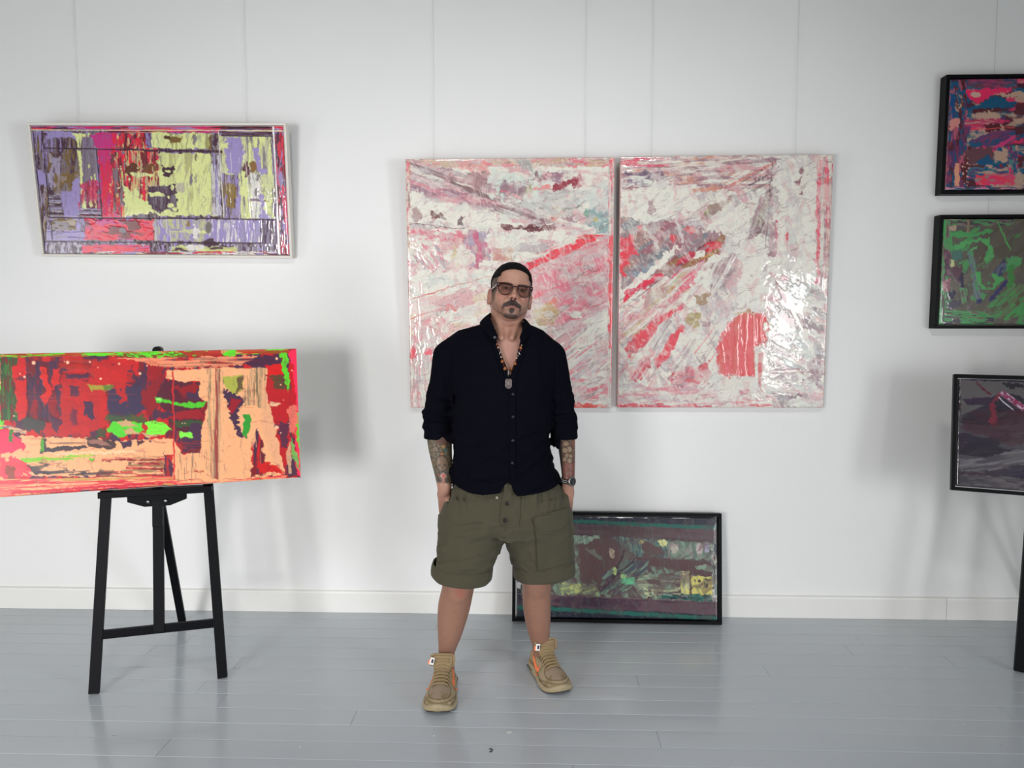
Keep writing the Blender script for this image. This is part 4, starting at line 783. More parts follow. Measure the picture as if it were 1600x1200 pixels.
def art_green():
    a = Art([(1474, 343), (1858, 342), (1858, 508), (1462.4, 508)], (1440, 320, 5.71), 300, 168, OL, 1.5); r = a.r
    a.M(r(100, 100, 2500, 1100), [OL, (104, 96, 84), (84, 76, 66), OL, GR, (90, 80, 80)], -35, 140, 60, edge=0)
    a.M([(190, 135), (914, 130), (914, 190), (190, 200)], [(96, 84, 86), GR, (120, 104, 100), (60, 50, 60)], 0, 90, 16); a.L((450, 128), (914, 132), 10, (78, 30, 84)); a.L((195, 130), (370, 138), 8, (196, 190, 180))
    a.M([(195, 140), (270, 150), (210, 1060), (130, 1070)], [(60, 160, 80), GR, (130, 100, 104), (90, 60, 70), GR], 92, 110, 16, edge=4)
    a.M(r(200, 400, 265, 640), [(96, 56, 76), (130, 90, 104), (70, 44, 60)], 90, 50, 14, edge=6); a.M([(180, 690), (260, 640), (250, 770), (180, 760)], [(176, 120, 130), (140, 84, 100), (196, 150, 150)], 60, 40, 14, edge=5)
    a.P([(250, 200), (330, 185), (310, 230), (260, 240)], (176, 150, 130), edge=8); a.P([(430, 140), (460, 140), (455, 280), (432, 280)], (136, 116, 96), edge=3)
    a.P([(260, 240), (420, 235), (470, 270), (640, 215), (720, 240), (600, 262), (480, 290), (280, 280)], GR, edge=7); a.P([(262, 250), (285, 250), (285, 420), (265, 420)], (70, 156, 84), edge=4)
    a.P([(310, 360), (420, 320), (560, 300), (660, 300), (700, 380), (710, 460), (660, 500), (605, 495), (650, 430), (640, 360), (560, 325), (440, 350), (350, 400), (300, 400)], (80, 164, 92), edge=7)
    a.P([(520, 350), (600, 330), (640, 400), (600, 500), (540, 550), (500, 450)], (88, 78, 68), edge=8); a.P([(460, 385), (545, 365), (540, 385), (470, 408)], (86, 170, 100), edge=5)
    a.P([(270, 420), (370, 400), (380, 480), (300, 500)], (64, 110, 100), edge=10); a.M([(430, 400), (500, 420), (560, 700), (590, 850), (510, 830), (480, 600)], [(96, 112, 122), (110, 124, 122), (96, 96, 120), GR], 75, 120, 16, edge=5)
    a.P([(265, 480), (300, 490), (300, 540), (265, 560)], (190, 196, 136), edge=4); a.P([(270, 560), (380, 530), (390, 620), (340, 700), (300, 640)], (90, 54, 70), edge=9); a.P([(340, 650), (395, 600), (400, 730), (370, 740)], (40, 24, 60), edge=5)
    a.P([(510, 590), (580, 600), (580, 680), (620, 750), (720, 750), (800, 680), (820, 640), (700, 590), (690, 620), (720, 680), (700, 730), (620, 745)], (76, 158, 86), edge=6); a.P([(510, 590), (570, 600), (585, 690), (640, 750), (590, 750), (550, 680)], (78, 164, 88), edge=5)
    a.P([(520, 850), (600, 835), (590, 870), (540, 880)], (46, 36, 96), edge=6); a.P([(660, 850), (840, 650), (860, 690), (720, 830), (680, 870)], (44, 40, 96), edge=5); a.M([(690, 600), (820, 480), (850, 540), (780, 640)], [(80, 90, 130), (100, 104, 120), (40, 40, 90)], -45, 80, 20, edge=6, a=.85)
    a.L((745, 160), (880, 400), 18, (80, 160, 84), edge=4); a.P([(840, 480), (914, 460), (1000, 470), (1000, 520), (850, 530)], (80, 150, 90), edge=6); a.P([(880, 530), (914, 530), (930, 760), (860, 760), (860, 620)], (60, 130, 60), edge=7)
    a.M([(640, 900), (914, 700), (1100, 700), (1100, 1000), (740, 1020)], [(70, 150, 76), (100, 110, 84), GR, (90, 80, 60)], -38, 110, 24, edge=6); a.S(r(640, 760, 914, 1010), (96, 90, 80), 10, -38, 160, 8, a=.8, seed=2)
    a.P([(245, 770), (320, 760), (300, 830), (245, 830)], (42, 32, 66), edge=8); a.P([(235, 860), (400, 850), (330, 930), (230, 930)], (60, 54, 74), edge=10, a=.85); a.M([(360, 740), (440, 740), (430, 870), (380, 880)], [GR, (120, 130, 110), OL], 80, 60, 10)
    a.M([(200, 945), (640, 950), (740, 1020), (720, 1075), (160, 1075)], [GR, (60, 140, 70), (60, 40, 66), GR, (110, 90, 80)], 2, 90, 16, edge=4)
    a.S(r(540, 470, 740, 600), (130, 130, 120), 8, -38, 120, 4, seed=5); a.S(r(250, 300, 914, 1000), (110, 100, 110), 26, -50, 60, 3, a=.5, seed=6)
    return a
for nm, cx, cz, hh, fn, lab, gw in (('framed_painting', 2.5195, 2.4451, .5683, art_blue, 'blue, hot pink and beige abstract painting in a black frame at the top right', 1),
                            ('framed_painting', 2.5155, 1.7815, .5571, art_green, 'green and grey abstract painting in a black frame, below the blue and pink one', 1)):
    mt = plane_matrix(cx, -.058, cz, 1.07, hh, 1.0, 0)
    e = picture(nm, None, lab, 'painting', mt); fw = .016
    frame(1.07-2*fw, hh-2*fw, fw, .006, .05, e, M_BLACKFRAME); stretcher(1.07-2*fw-.008, hh-2*fw-.008, .04, e, M_BLACKFRAME)
    fn().build(1.07-2*fw-.008, hh-2*fw-.008, I4, e, M_DUSK, .0009)

# ---- framed painting on the right easel
VD = (34, 26, 42); GY = (84, 80, 84)
def art_night():
    a = Art([(1498.6, 591.6), (1990, 602), (1995, 812), (1493, 758.8)], (1440, 570, 5.456), 330, 150, VD); r = a.r
    a.M(r(250, 80, 3200, 1400), [VD, (40, 28, 50), (56, 30, 44), (46, 38, 56), (70, 66, 74)], 10, 300, 90, edge=0)
    a.P([(325, 125), (873, 150), (1400, 200), (1400, 300), (873, 320), (700, 240), (560, 260), (520, 330), (330, 430)], (84, 80, 82), edge=6); a.P([(335, 290), (560, 265), (570, 300), (500, 345), (380, 340)], (44, 28, 52), edge=5)
    a.P([(620, 150), (1000, 165), (1000, 290), (820, 240), (760, 180), (690, 200)], (26, 22, 34), edge=8); a.M([(780, 160), (850, 190), (873, 230), (800, 240)], [(120, 120, 128), (50, 46, 60)], 40, 60, 12)
    a.L((440, 145), (545, 255), 14, (84, 26, 44), edge=5); a.P([(530, 350), (560, 290), (600, 240), (630, 220), (640, 240), (570, 320), (580, 400), (590, 510), (570, 530), (530, 480), (550, 440)], (108, 30, 50), edge=7)
    a.P([(600, 240), (635, 212), (800, 350), (770, 395)], (120, 70, 94), edge=3); a.M([(610, 240), (635, 215), (800, 350), (775, 385)], [(190, 170, 190), (130, 30, 70), (110, 40, 70)], 40, 40, 14, edge=2); a.L((600, 275), (715, 390), 8, (190, 184, 196), edge=2)
    a.M([(800, 410), (850, 370), (1100, 560), (1080, 640), (870, 490)], [(170, 150, 170), (110, 60, 90), (70, 30, 60)], 38, 120, 12, edge=3)
    a.P([(340, 450), (540, 520), (700, 380), (873, 400), (873, 600), (700, 700), (500, 600), (340, 560)], (60, 28, 40), edge=14, a=.7, soft=10)
    a.M([(310, 800), (500, 790), (560, 770), (740, 720), (1200, 760), (1200, 830), (700, 860), (560, 900), (320, 900)], [(90, 86, 90), (66, 60, 70), (110, 106, 112)], -10, 200, 20, edge=6)
    a.P([(620, 940), (873, 870), (1500, 950), (1500, 1060), (873, 990)], (34, 20, 50), edge=6); a.M([(310, 930), (620, 950), (870, 1000), (870, 1090), (310, 1030)], [(74, 68, 76), (90, 84, 88), (56, 50, 60)], 5, 110, 20)
    a.S(r(300, 80, 873, 1050), (120, 116, 124), 10, 0, 40, 3, a=.5, seed=2)
    return a
fw = .0155
mt = plane_matrix(2.459, -.6697, 1.0297, 1.24, .5258, -8.5, -.5, -20)
NIGHT_PIC = mt
e = picture('framed_painting', None, 'glossy black and violet framed painting on the easel at the right edge', 'painting', mt)
frame(1.24-2*fw, .5263-2*fw, fw, .006, .034, e, M_BLACKFRAME); stretcher(1.24-2*fw-.01, .5263-2*fw-.01, .028, e, M_BLACKFRAME)
M_NIGHT = vmat('wet_look_resin', .2, .5, coat=1, coat_r=.02, bump=((6, 6, 13), .6, .02))
art_night().build(1.24-2*fw-.01, .5263-2*fw-.01, I4, e, M_NIGHT, .001)

# ---- hanging cords
M_CORD = mat('clear_nylon_cord', (222, 224, 222), .25, .6)
M_CLIP = mat('steel_clip', (150, 150, 150), .3, metal=1)
for nm, x, zt, yt, lab in (('a', -2.35, 2.50, -.02, 'thin cord over the left end of the lavender and yellow painting'), ('b', -1.476, 2.50, -.02, 'thin cord over the right end of the lavender and yellow painting'),
                           ('c', -.521, 2.335, -.02, 'thin cord over the left side of the left pink canvas'), ('d', .244, 2.335, -.02, 'thin cord over the right side of the left pink canvas'),
                           ('e', .576, 2.345, -.02, 'thin cord over the left side of the canvas with the red dome'), ('f', 1.29, 2.345, -.02, 'thin cord over the right side of the canvas with the red dome'),
                           ('g', 2.245, 2.05, -.018, 'thin cord running from ceiling behind the blue painting to the green painting')):
    e = empty('hanging_cord', (x, -.012, RCEIL-.03)); tag(e, lab, 'cord', 'picture hanging cords')
    MB().tube([(0, 0, 0), (.0, 0, (zt-RCEIL)/2), (0, yt+.016, zt-RCEIL+.03)], .0009, 6).build('cord', M_CORD, e, smooth=True)
    MB().tube([(0, 0, 0), (0, 0, .012)], .004, 8).build('clip', M_CLIP, e)
mb = MB(); mb.box(RX0, -.02, RCEIL-.03, RX1, 0, RCEIL); structure(mb.build('trim_1', M_TRIM))
# ------------------------------------------------------------------ easels
M_EASEL = mat('easel_black_paint', (6, 7, 12), .5, .14, noise=(30, .2))
M_BOLT = mat('bolt_steel', (190, 188, 182), .3, metal=1)
def easel(loc, turn, label, group, ledge=.80):
    """local x across, y away from the viewer; the frame leans back"""
    e = empty('easel', loc, (0, 0, turn)); tag(e, label, 'easel', group)
    lean = math.tan(R(8.5)); zt = ledge+.16
    def P(x, z, dy=0): return (x, z*lean+dy, z)
    hw = lambda z: .247-.058*z
    for sgn in (-1, 1):
        MB().bar(P(sgn*hw(0), .004), P(sgn*hw(zt), zt), .040, .022, (1, 0, 0)).build('leg', M_EASEL, e, bevel=.002)
    MB().bar((-.009, .716, .004), (-.03, zt*lean+.035, zt-.03), .036, .022, (1, 0, 0)).build('leg', M_EASEL, e, bevel=.002)
    MB().bar(P(-hw(zt)-.01, zt-.03, .021), P(hw(zt)+.01, zt-.03, .021), .05, .018, (0, 0, 1)).build('top_rail', M_EASEL, e, bevel=.002)
    # cross bar low on the front legs
    zc = .235; xw = hw(zc)-.016; MB().bar(P(-xw, zc), P(xw, zc), .036, .018, (0, 0, 1)).build('crossbar', M_EASEL, e, bevel=.002)
    MB().bar(P(0, zc-.012, -.004), P(0, ledge-.03, -.004), .042, .02).build('mast', M_EASEL, e, bevel=.002)
    MB().bar(P(0, ledge-.16, -.022), P(0, ledge-.04, -.022), .040, .016).build('mast_slider', M_EASEL, e, bevel=.002)
    MB().bar(P(0, zc+.3, .02), P(0, ledge+.555, .02), .03, .018).build('upright', M_EASEL, e, bevel=.002)
    MB().tube([P(0, ledge+.583, -.012), P(0, ledge+.583, .05)], .0185, 20).build('top_clamp', M_EASEL, e, bevel=.003)
    lg = MB().box(-.219, ledge*lean-.062, ledge-.022, .219, ledge*lean+.012, ledge).build('ledge', M_EASEL, e, bevel=.002)
    MB().bar(P(-.219, ledge-.010, -.058), P(.219, ledge-.010, -.058), .026, .010, (0, 0, 1)).build('ledge_lip', M_EASEL, lg, bevel=.002)
    Mx = Matrix(((1, 0, 0, 0), (0, 0, -1, ledge*lean-.02), (0, 1, 0, 0), (0, 0, 0, 1)))
    br = MB().prism([(-.115, ledge-.022), (.115, ledge-.022), (.115, ledge-.050), (.05, ledge-.074), (-.05, ledge-.074), (-.115, ledge-.050)][::-1], 0, .018, Mx).build('ledge_bracket', M_EASEL, e, bevel=.002)
    for x in (-.034, .034): MB().tube([(x, ledge*lean-.038, ledge-.052), (x, ledge*lean-.044, ledge-.052)], .0065, 12).build('bolt', M_BOLT, br, smooth=True)
    return e
easel((-1.5785, -.8515, 0), R(18.3), 'black tripod easel holding the wide red and peach painting', 'black easels', .823)
easel((2.351, -.688, 0), R(-20), 'black tripod easel at the right edge under the dark violet painting', 'black easels', .762)

# ------------------------------------------------------------------ marks left on the boards
def fleck(name, px, py, pts, mt_, label, cat):
    d = _rt*(px-800)/CAM_F+_up*(600-py)/CAM_F+_fwd; t = -CAM_H/d[2]; x, y = t*d[0], t*d[1]-CAM_D
    M = Matrix.Translation((x, y, .0002)); o = MB().prism(pts, 0, .0012, M).build(name, mt_, None, bevel=.0004); tag(o, label, cat)
fleck('paint_drop', 795.6, 1144.6, [(.011*math.cos(q)*(1+.15*math.sin(3*q)), .008*math.sin(q)) for q in np.linspace(0, 2*PI, 17)[:-1]], mat('white_paint_drop', (214, 216, 214), .4), 'small white drop of paint on the grey floor in front of the man', 'paint drop')
fleck('paint_curl', 766.5, 1172.5, [(.008*math.cos(q)*(1.0 if k < 12 else .55), .012*math.sin(q)*(1.0 if k < 12 else .5)) for k, q in enumerate(list(np.linspace(-2.2, 2.4, 12))+list(np.linspace(2.2, -2.0, 10)))], mat('black_paint_curl', (26, 26, 28), .5), 'tiny black curl of dried paint on the floor near the bottom edge', 'paint chip')
# ------------------------------------------------------------------ signed-distance sculpting
class Field:
    def __init__(s, xs, ys, zs):
        s.a = [np.asarray(v, np.float32) for v in (xs, ys, zs)]; s.F = np.full([len(v) for v in s.a], .2, np.float32)
    def sub(s, b):
        sl = []; g = []
        for i in range(3):
            lo = int(np.searchsorted(s.a[i], b[2*i])); hi = int(np.searchsorted(s.a[i], b[2*i+1])); lo = max(lo-1, 0); hi = min(hi+1, len(s.a[i]))
            if hi <= lo: return None, None
            sl.append(slice(lo, hi)); sh = [1, 1, 1]; sh[i] = -1; g.append(s.a[i][lo:hi].reshape(sh))
        return tuple(sl), g
    def add(s, prim, k=.01):
        fn, b = prim; m = max(k, .012); b = [b[0]-m, b[1]+m, b[2]-m, b[3]+m, b[4]-m, b[5]+m]
        sl, g = s.sub(b)
        if sl is None: return s
        d = fn(*g).astype(np.float32); F = s.F[sl]
        if k > 0: h = np.clip(.5+.5*(F-d)/k, 0, 1); s.F[sl] = F+(d-F)*h-k*h*(1-h)
        else: s.F[sl] = np.minimum(F, d)
        return s
    def cut(s, prim, k=.004):
        fn, b = prim; b = [b[0]-.02, b[1]+.02, b[2]-.02, b[3]+.02, b[4]-.02, b[5]+.02]
        sl, g = s.sub(b)
        if sl is None: return s
        d = -fn(*g).astype(np.float32); F = s.F[sl]
        if k > 0: h = np.clip(.5-.5*(F-d)/k, 0, 1); s.F[sl] = F+(d-F)*h+k*h*(1-h)
        else: s.F[sl] = np.maximum(F, d)
        return s
    def mesh(s):
        F = s.F; X, Y, Z = s.a; ins = F < 0
        nx, ny, nz = F.shape
        c = ins[:-1, :-1, :-1].astype(np.int8)
        for dx in (0, 1):
            for dy in (0, 1):
                for dz in (0, 1):
                    if dx+dy+dz: c += ins[dx:nx-1+dx, dy:ny-1+dy, dz:nz-1+dz]
        I = np.nonzero((c > 0) & (c < 8)); n = len(I[0])
        idx = np.full((nx-1, ny-1, nz-1), -1, np.int32); idx[I] = np.arange(n)
        P = np.zeros((n, 3), np.float64); cnt = np.zeros(n)
        A = [X, Y, Z]; off = [(a, b, d) for a in (0, 1) for b in (0, 1) for d in (0, 1)]
        for o in off:
            for ax in range(3):
                if o[ax]: continue
                p = [I[j]+o[j] for j in range(3)]; q = list(p); q[ax] = p[ax]+1
                fa = F[tuple(p)]; fb = F[tuple(q)]; m = (fa < 0) != (fb < 0)
                t = np.where(m, fa/np.where(m, fa-fb, 1), 0)
                for j in range(3):
                    v = A[j][p[j]] if j != ax else A[j][p[j]]+(A[j][q[j]]-A[j][p[j]])*t
                    P[:, j] += np.where(m, v, 0)
                cnt += m
        P /= cnt[:, None]
        quads = []
        for ax in range(3):
            u, v = [(1, 2), (2, 0), (0, 1)][ax]
            sl0 = [slice(None)]*3; sl1 = [slice(None)]*3; sl0[ax] = slice(0, -1); sl1[ax] = slice(1, None)
            a = ins[tuple(sl0)]; b = ins[tuple(sl1)]; E = np.array(np.nonzero(a != b))
            ok = (E[u] > 0) & (E[v] > 0) & (E[u] < F.shape[u]-1) & (E[v] < F.shape[v]-1); E = E[:, ok]
            fl = a[tuple(E)]
            def id_(du, dv): e = E.copy(); e[u] += du; e[v] += dv; return idx[tuple(e)]
            Q = np.stack([id_(-1, -1), id_(0, -1), id_(0, 0), id_(-1, 0)], 1)
            Q[~fl] = Q[~fl][:, ::-1]; quads.append(Q)
        Q = np.concatenate(quads); Q = Q[(Q >= 0).all(1)]
        return P, Q
    def front_y(s, x, z, yfar=1e9):                # first surface met when coming from the viewer (-y)
        i = np.clip(np.searchsorted(s.a[0], x)-1, 0, len(s.a[0])-2); k = np.clip(np.searchsorted(s.a[2], z)-1, 0, len(s.a[2])-2)
        tx = (x-s.a[0][i])/(s.a[0][i+1]-s.a[0][i]); tz = (z-s.a[2][k])/(s.a[2][k+1]-s.a[2][k])
        col = (s.F[i, :, k]*(1-tx)+s.F[i+1, :, k]*tx)*(1-tz)+(s.F[i, :, k+1]*(1-tx)+s.F[i+1, :, k+1]*tx)*tz
        j = np.nonzero(col < 0)[0]
        if not len(j) or j[0] == 0: return None
        j = j[0]; t = col[j-1]/(col[j-1]-col[j]); return float(s.a[1][j-1]+(s.a[1][j]-s.a[1][j-1])*t)
def axis(*seg):
    out = []
    for a, b, st in seg: out += list(np.arange(a, b-st*.25, st))
    out.append(seg[-1][1]); return np.array(out)
def ell(c, r, Rm=None):
    c = np.array(c, float); r = np.array(r, float)
    if Rm is None: Rm = np.eye(3)
    Rm = np.array(Rm)
    def fn(x, y, z):
        dx, dy, dz = x-c[0], y-c[1], z-c[2]
        p = [(Rm[0, i]*dx+Rm[1, i]*dy+Rm[2, i]*dz)/r[i] for i in range(3)]
        k0 = np.sqrt(p[0]**2+p[1]**2+p[2]**2)+1e-9; k1 = np.sqrt((p[0]/r[0])**2+(p[1]/r[1])**2+(p[2]/r[2])**2)+1e-9
        return k0*(k0-1)/k1
    e = np.sqrt(((Rm*r)**2).sum(1)); return fn, [c[0]-e[0], c[0]+e[0], c[1]-e[1], c[1]+e[1], c[2]-e[2], c[2]+e[2]]
def cone(a, b, ra, rb, sq=1.0, sqax=1):
    a = np.array(a, float); b = np.array(b, float); d = b-a; L2 = d@d
    def fn(x, y, z):
        dx, dy, dz = x-a[0], y-a[1], z-a[2]
        t = np.clip((dx*d[0]+dy*d[1]+dz*d[2])/L2, 0, 1)
        q = [dx-t*d[0], dy-t*d[1], dz-t*d[2]]; q[sqax] = q[sqax]/sq
        return np.sqrt(q[0]**2+q[1]**2+q[2]**2)-(ra+(rb-ra)*t)
    m = max(ra, rb)*max(sq, 1)
    lo = np.minimum(a, b)-m; hi = np.maximum(a, b)+m; return fn, [lo[0], hi[0], lo[1], hi[1], lo[2], hi[2]]
def loft(rows, p=2.0, grow=0.0, zlo=None, zhi=None):
    """rows: (z, cx, a, cy, b): stacked super-ellipses"""
    rows = sorted(rows); Zr = np.array([r_[0] for r_ in rows]); D = [np.array([r_[i] for r_ in rows]) for i in (1, 2, 3, 4)]
    z0 = rows[0][0] if zlo is None else zlo; z1 = rows[-1][0] if zhi is None else zhi
    def sm(z, d):
        return np.interp(z, Zr, d)
    def fn(x, y, z):
        cx, a, cy, b = [sm(z, d) for d in D]; a = a+grow; b = b+grow
        ux = np.abs(x-cx)/a; uy = np.abs(y-cy)/b
        q = (ux**p+uy**p)**(1/p); d = (q-1)*np.minimum(a, b)
        dz = np.maximum(z0-z, z-z1); return np.where(dz > 0, np.sqrt(np.maximum(d, 0)**2+dz**2), np.maximum(d, dz))
    xm = max(D[0]+D[1])+grow; xl = min(D[0]-D[1])-grow; ym = max(D[2]+D[3])+grow; yl = min(D[2]-D[3])-grow
    return fn, [xl, xm, yl, ym, z0, z1]
def rowpx(py, xl, xr, yc, b):                      # silhouette row at the depth yc
    A = at(xl, py, yc); B = at(xr, py, yc); return ((A[2]+B[2])/2, (A[0]+B[0])/2, (B[0]-A[0])/2, yc, b)
def noise3(x, y, z, s=0):
    return (vn(x+z*.37, y-z*.61, s)+vn(y+x*.29+7, z+y*.13, s+1)+vn(z-x*.41+3, x+y*.53, s+2))/3

YM = -.80
# ------------------------------------------------------------------ the man's body
HC = at(798.6, 456.5, YM)                            # head centre, eye level
yaw, pitch, roll = R(9.5), R(5), R(7.5)
def rx(a): return np.array([[1, 0, 0], [0, math.cos(a), -math.sin(a)], [0, math.sin(a), math.cos(a)]])
def ry(a): return np.array([[math.cos(a), 0, math.sin(a)], [0, 1, 0], [-math.sin(a), 0, math.cos(a)]])
def rz(a): return np.array([[math.cos(a), -math.sin(a), 0], [math.sin(a), math.cos(a), 0], [0, 0, 1]])
HR = rz(yaw)@rx(-pitch)@ry(roll)
def hw_(p): return HR@np.array(p, float)+HC         # head-local to world
def HE(c, r): return ell(hw_(c), r, HR)
def HK(a, b, ra, rb): return cone(hw_(a), hw_(b), ra, rb)
body = Field(axis((-.60, -.225, .0048), (-.225, .02, .0019), (.02, .26, .0048)),
             axis((-1.02, -.945, .0045), (-.945, -.66, .0019), (-.66, -.52, .0045)),
             axis((.06, .88, .005), (.88, 1.50, .0042), (1.50, 1.80, .0019)))
ad = body.add
def skin_torso(grow=-.012):
    return [rowpx(y_, a, b, yc, d+0*grow) for y_, a, b, yc, d in TORSO]
TORSO = [(497, 772, 812, -.785, .06), (503, 762, 818, -.785, .07), (508, 748, 830, -.79, .082), (516, 718, 848, -.79, .095), (528, 701, 862, -.79, .11), (545, 694, 868, -.795, .122), (575, 703, 866, -.80, .132),
         (620, 706, 864, -.80, .14), (660, 706, 862, -.80, .147), (700, 702.5, 858, -.80, .152), (722, 701, 860, -.80, .155), (740, 701, 874, -.80, .157), (757, 702, 879, -.80, .158), (778, 702, 880, -.80, .158)]
TR = [rowpx(*r_) for r_ in TORSO]
# trunk and shoulders (under the shirt)
ad(loft([(z_-(.012 if z_ > 1.30 else 0), a, b, c, d) for z_, a, b, c, d in TR], 2.3, -.019, zlo=at(0, 738, YM)[2]), .0)
ad(loft([rowpx(745, 716, 866, -.80, .118), rowpx(790, 706, 874, -.80, .118), rowpx(818, 715, 865, -.80, .09)], 2.3, -.012), .02)
# neck and traps
neck0 = hw_((0, .028, -.085)); neckb = at(789, 512, -.785)
ad(cone(neck0, neckb, .064, .069), .02)
ad(cone(at(789, 508, -.77), at(740, 538, -.79), .04, .03), .02); ad(cone(at(789, 508, -.77), at(838, 538, -.79), .04, .03), .02)
ad(cone(hw_((-.05, .02, -.07)), at(783, 528, -.885), .014, .012), .02); ad(cone(hw_((.05, .02, -.07)), at(800, 528, -.885), .014, .012), .02)
# head
ad(HE((0, .012, .030), (.0800, .098, .086)), .012)
ad(HE((0, -.018, -.012), (.069, .078, .092)), .015)
ad(HE((0, -.030, -.066), (.060, .060, .052)), .02)
ad(HE((0, -.070, -.100), (.028, .027, .022)), .02)
for sg in (-1, 1):
    ad(HE((sg*.050, .000, -.066), (.022, .032, .034)), .02)
    ad(HE((sg*.040, -.062, -.032), (.024, .026, .024)), .02)
    ad(HK((sg*.012, -.090, .018), (sg*.048, -.077, .022), .010, .009), .014)
ad(HE((0, -.055, .055), (.052, .040, .040)), .03)
for sg in (-1, 1):
    body.cut(HE((sg*.032, -.104, -.001), (.018, .019, .013)), .012)
    ad(HE((sg*.032, -.079, -.001), (.0145, .0145, .0125)), .003)       # eye under the lids
    ad(HK((sg*.020, -.088, .008), (sg*.045, -.082, .007), .005, .005), .006)  # upper lid fold
    ad(HK((sg*.022, -.088, -.011), (sg*.042, -.083, -.011), .004, .004), .006)
# nose
ad(HK((0, -.092, .010), (0, -.108, -.027), .0085, .0105), .010)
ad(HE((0, -.113, -.031), (.0115, .0105, .0100)), .006)
for sg in (-1, 1):
    ad(HE((sg*.0140, -.101, -.0345), (.0078, .0095, .0075)), .006)
    body.cut(HE((sg*.0072, -.110, -.0425), (.0036, .0055, .0032)), .002)
    ad(HK((sg*.020, -.090, -.044), (sg*.030, -.080, -.066), .008, .008), .012)   # cheek fold mass
# mouth area
ad(HE((0, -.078, -.070), (.032, .023, .024)), .014)
for t0, t1 in ((-1, -.5), (-.5, 0), (0, .5), (.5, 1)):
    f_ = lambda t: (t*.024, -.099+.013*t*t, -.0665-.0030*abs(t)**1.5)
    g_ = lambda t: (t*.022, -.100+.012*t*t, -.0750+.0020*abs(t)**1.5)
    ad(HK(f_(t0), f_(t1), .0044, .0044), .004); ad(HK(g_(t0), g_(t1), .0052, .0052), .004)
    m_ = lambda t: (t*.025, -.107+.014*t*t, -.0705-.0020*t*t)
    body.cut(HK(m_(t0), m_(t1), .0016, .0016), .003)
body.cut(HE((0, -.104, -.0850), (.016, .006, .0045)), .006)
# ears
for sg in (-1, 1):
    ec = np.array((sg*.0825, .014, -.024)); ad(HE((sg*.070, .022, -.034), (.014, .022, .030)), .012); Re = HR@rz(sg*R(-24))@rx(R(-8))
    ad(ell(hw_(ec), (.0080, .018, .031), Re), .006); ad(ell(hw_(ec+np.array((sg*.002, -.001, -.026))), (.007, .010, .011), Re), .005)
    body.cut(ell(hw_(ec+np.array((sg*.0075, -.004, .002))), (.0055, .0105, .018), Re), .003)
    ad(ell(hw_(ec+np.array((sg*.001, -.012, -.004))), (.005, .004, .008), Re), .003)
def spl(P, rr, m, k):                              # tapered limb along a smooth curve
    Q = [np.append(np.array(p, float), r_) for p, r_ in zip(P, rr)]; out = []
    for i in range(len(Q)-1):
        p = [Q[max(i-1, 0)], Q[i], Q[i+1], Q[min(i+2, len(Q)-1)]]
        for j in range(m):
            f = j/m; out.append(.5*((2*p[1])+(-p[0]+p[2])*f+(2*p[0]-5*p[1]+4*p[2]-p[3])*f*f+(-p[0]+3*p[1]-3*p[2]+p[3])*f**3))
    out.append(Q[-1])
    for i in range(len(out)-1): ad(cone(out[i][:3], out[i+1][:3], out[i][3], out[i+1][3]), .015 if i == 0 else k)
# arms
def PT(x, y, d): return at(x, y, d)
ARMS = {'r': [PT(702, 556, -.79), PT(688, 648, -.745), PT(687, 690, -.795), PT(694, 752, -.835), PT(694, 772, -.82)],
        'l': [PT(862, 556, -.79), PT(878, 650, -.735), PT(885, 695, -.775), PT(888, 748, -.815), PT(886.5, 770, -.808)]}
AR = {'r': [.052, .050, .0505, .032, .026], 'l': [.052, .046, .0360, .0255, .024]}
for k_, pts in ARMS.items():
    spl(pts, AR[k_], 10, .0)
# hands, slid into the pockets: palm, four unequal bent fingers, thumb
for k_, sg, w0, px_, d_ in (('r', 1, ARMS['r'][4], (698, 797), -.805), ('l', -1, ARMS['l'][4], (882, 794), -.800)):
    w0 = np.array(w0); pc = at(px_[0], px_[1], d_); ad(cone(w0, pc, .027, .033, .62), .012)
    for j, (ox, ln, r_) in enumerate(((.030, .068, .0088), (.011, .076, .0092), (-.009, .071, .0090), (-.027, .056, .0080))):
        a_ = pc+np.array([-sg*ox*-.9, .004*j, -.010-abs(ox)*.2]); b_ = a_+np.array([sg*.012, -.004, -ln*.5]); c_ = b_+np.array([sg*.014, .014, -ln*.42])
        ad(cone(a_, b_, r_*1.05, r_), .004); ad(cone(b_, c_, r_, r_*.85), .003)
    t0 = w0+np.array([sg*.014, -.008, -.016]); t1 = t0+np.array([sg*.022, -.012, -.034]); t2 = t1+np.array([sg*.010, .000, -.030])
    ad(cone(t0, t1, .0145, .0115), .008); ad(cone(t1, t2, .0112, .0090), .004)
# legs
LEG = {'r': [(740, 815, -.82, .085), (722, 870, -.85, .078), (716, 916, -.868, .0655), (709, 950, -.845, .0655), (703, 988, -.835, .050), (698.0, 1018, -.805, .0345), (696.0, 1045, -.795, .034)],
       'l': [(835, 815, -.79, .085), (838, 870, -.77, .076), (838.5, 912, -.765, .0615), (839, 950, -.735, .0585), (842, 985, -.70, .0475), (844.5, 1006, -.67, .0365), (846, 1032, -.655, .034)]}
for k_, L_ in LEG.items():
    P_ = [at(a, b, c) for a, b, c, r_ in L_]
    spl(P_, [q[3] for q in L_], 12, .0)
kn = at(717, 922, -.918); ad(ell(kn, (.030, .014, .034)), .035)
kn2 = at(838, 916, -.812); ad(ell(kn2, (.028, .014, .032)), .035)
ad(ell(at(707, 962, -.80), (.042, .030, .075)), .035); ad(ell(at(840, 955, -.695), (.038, .028, .070)), .035)   # calf bellies behind
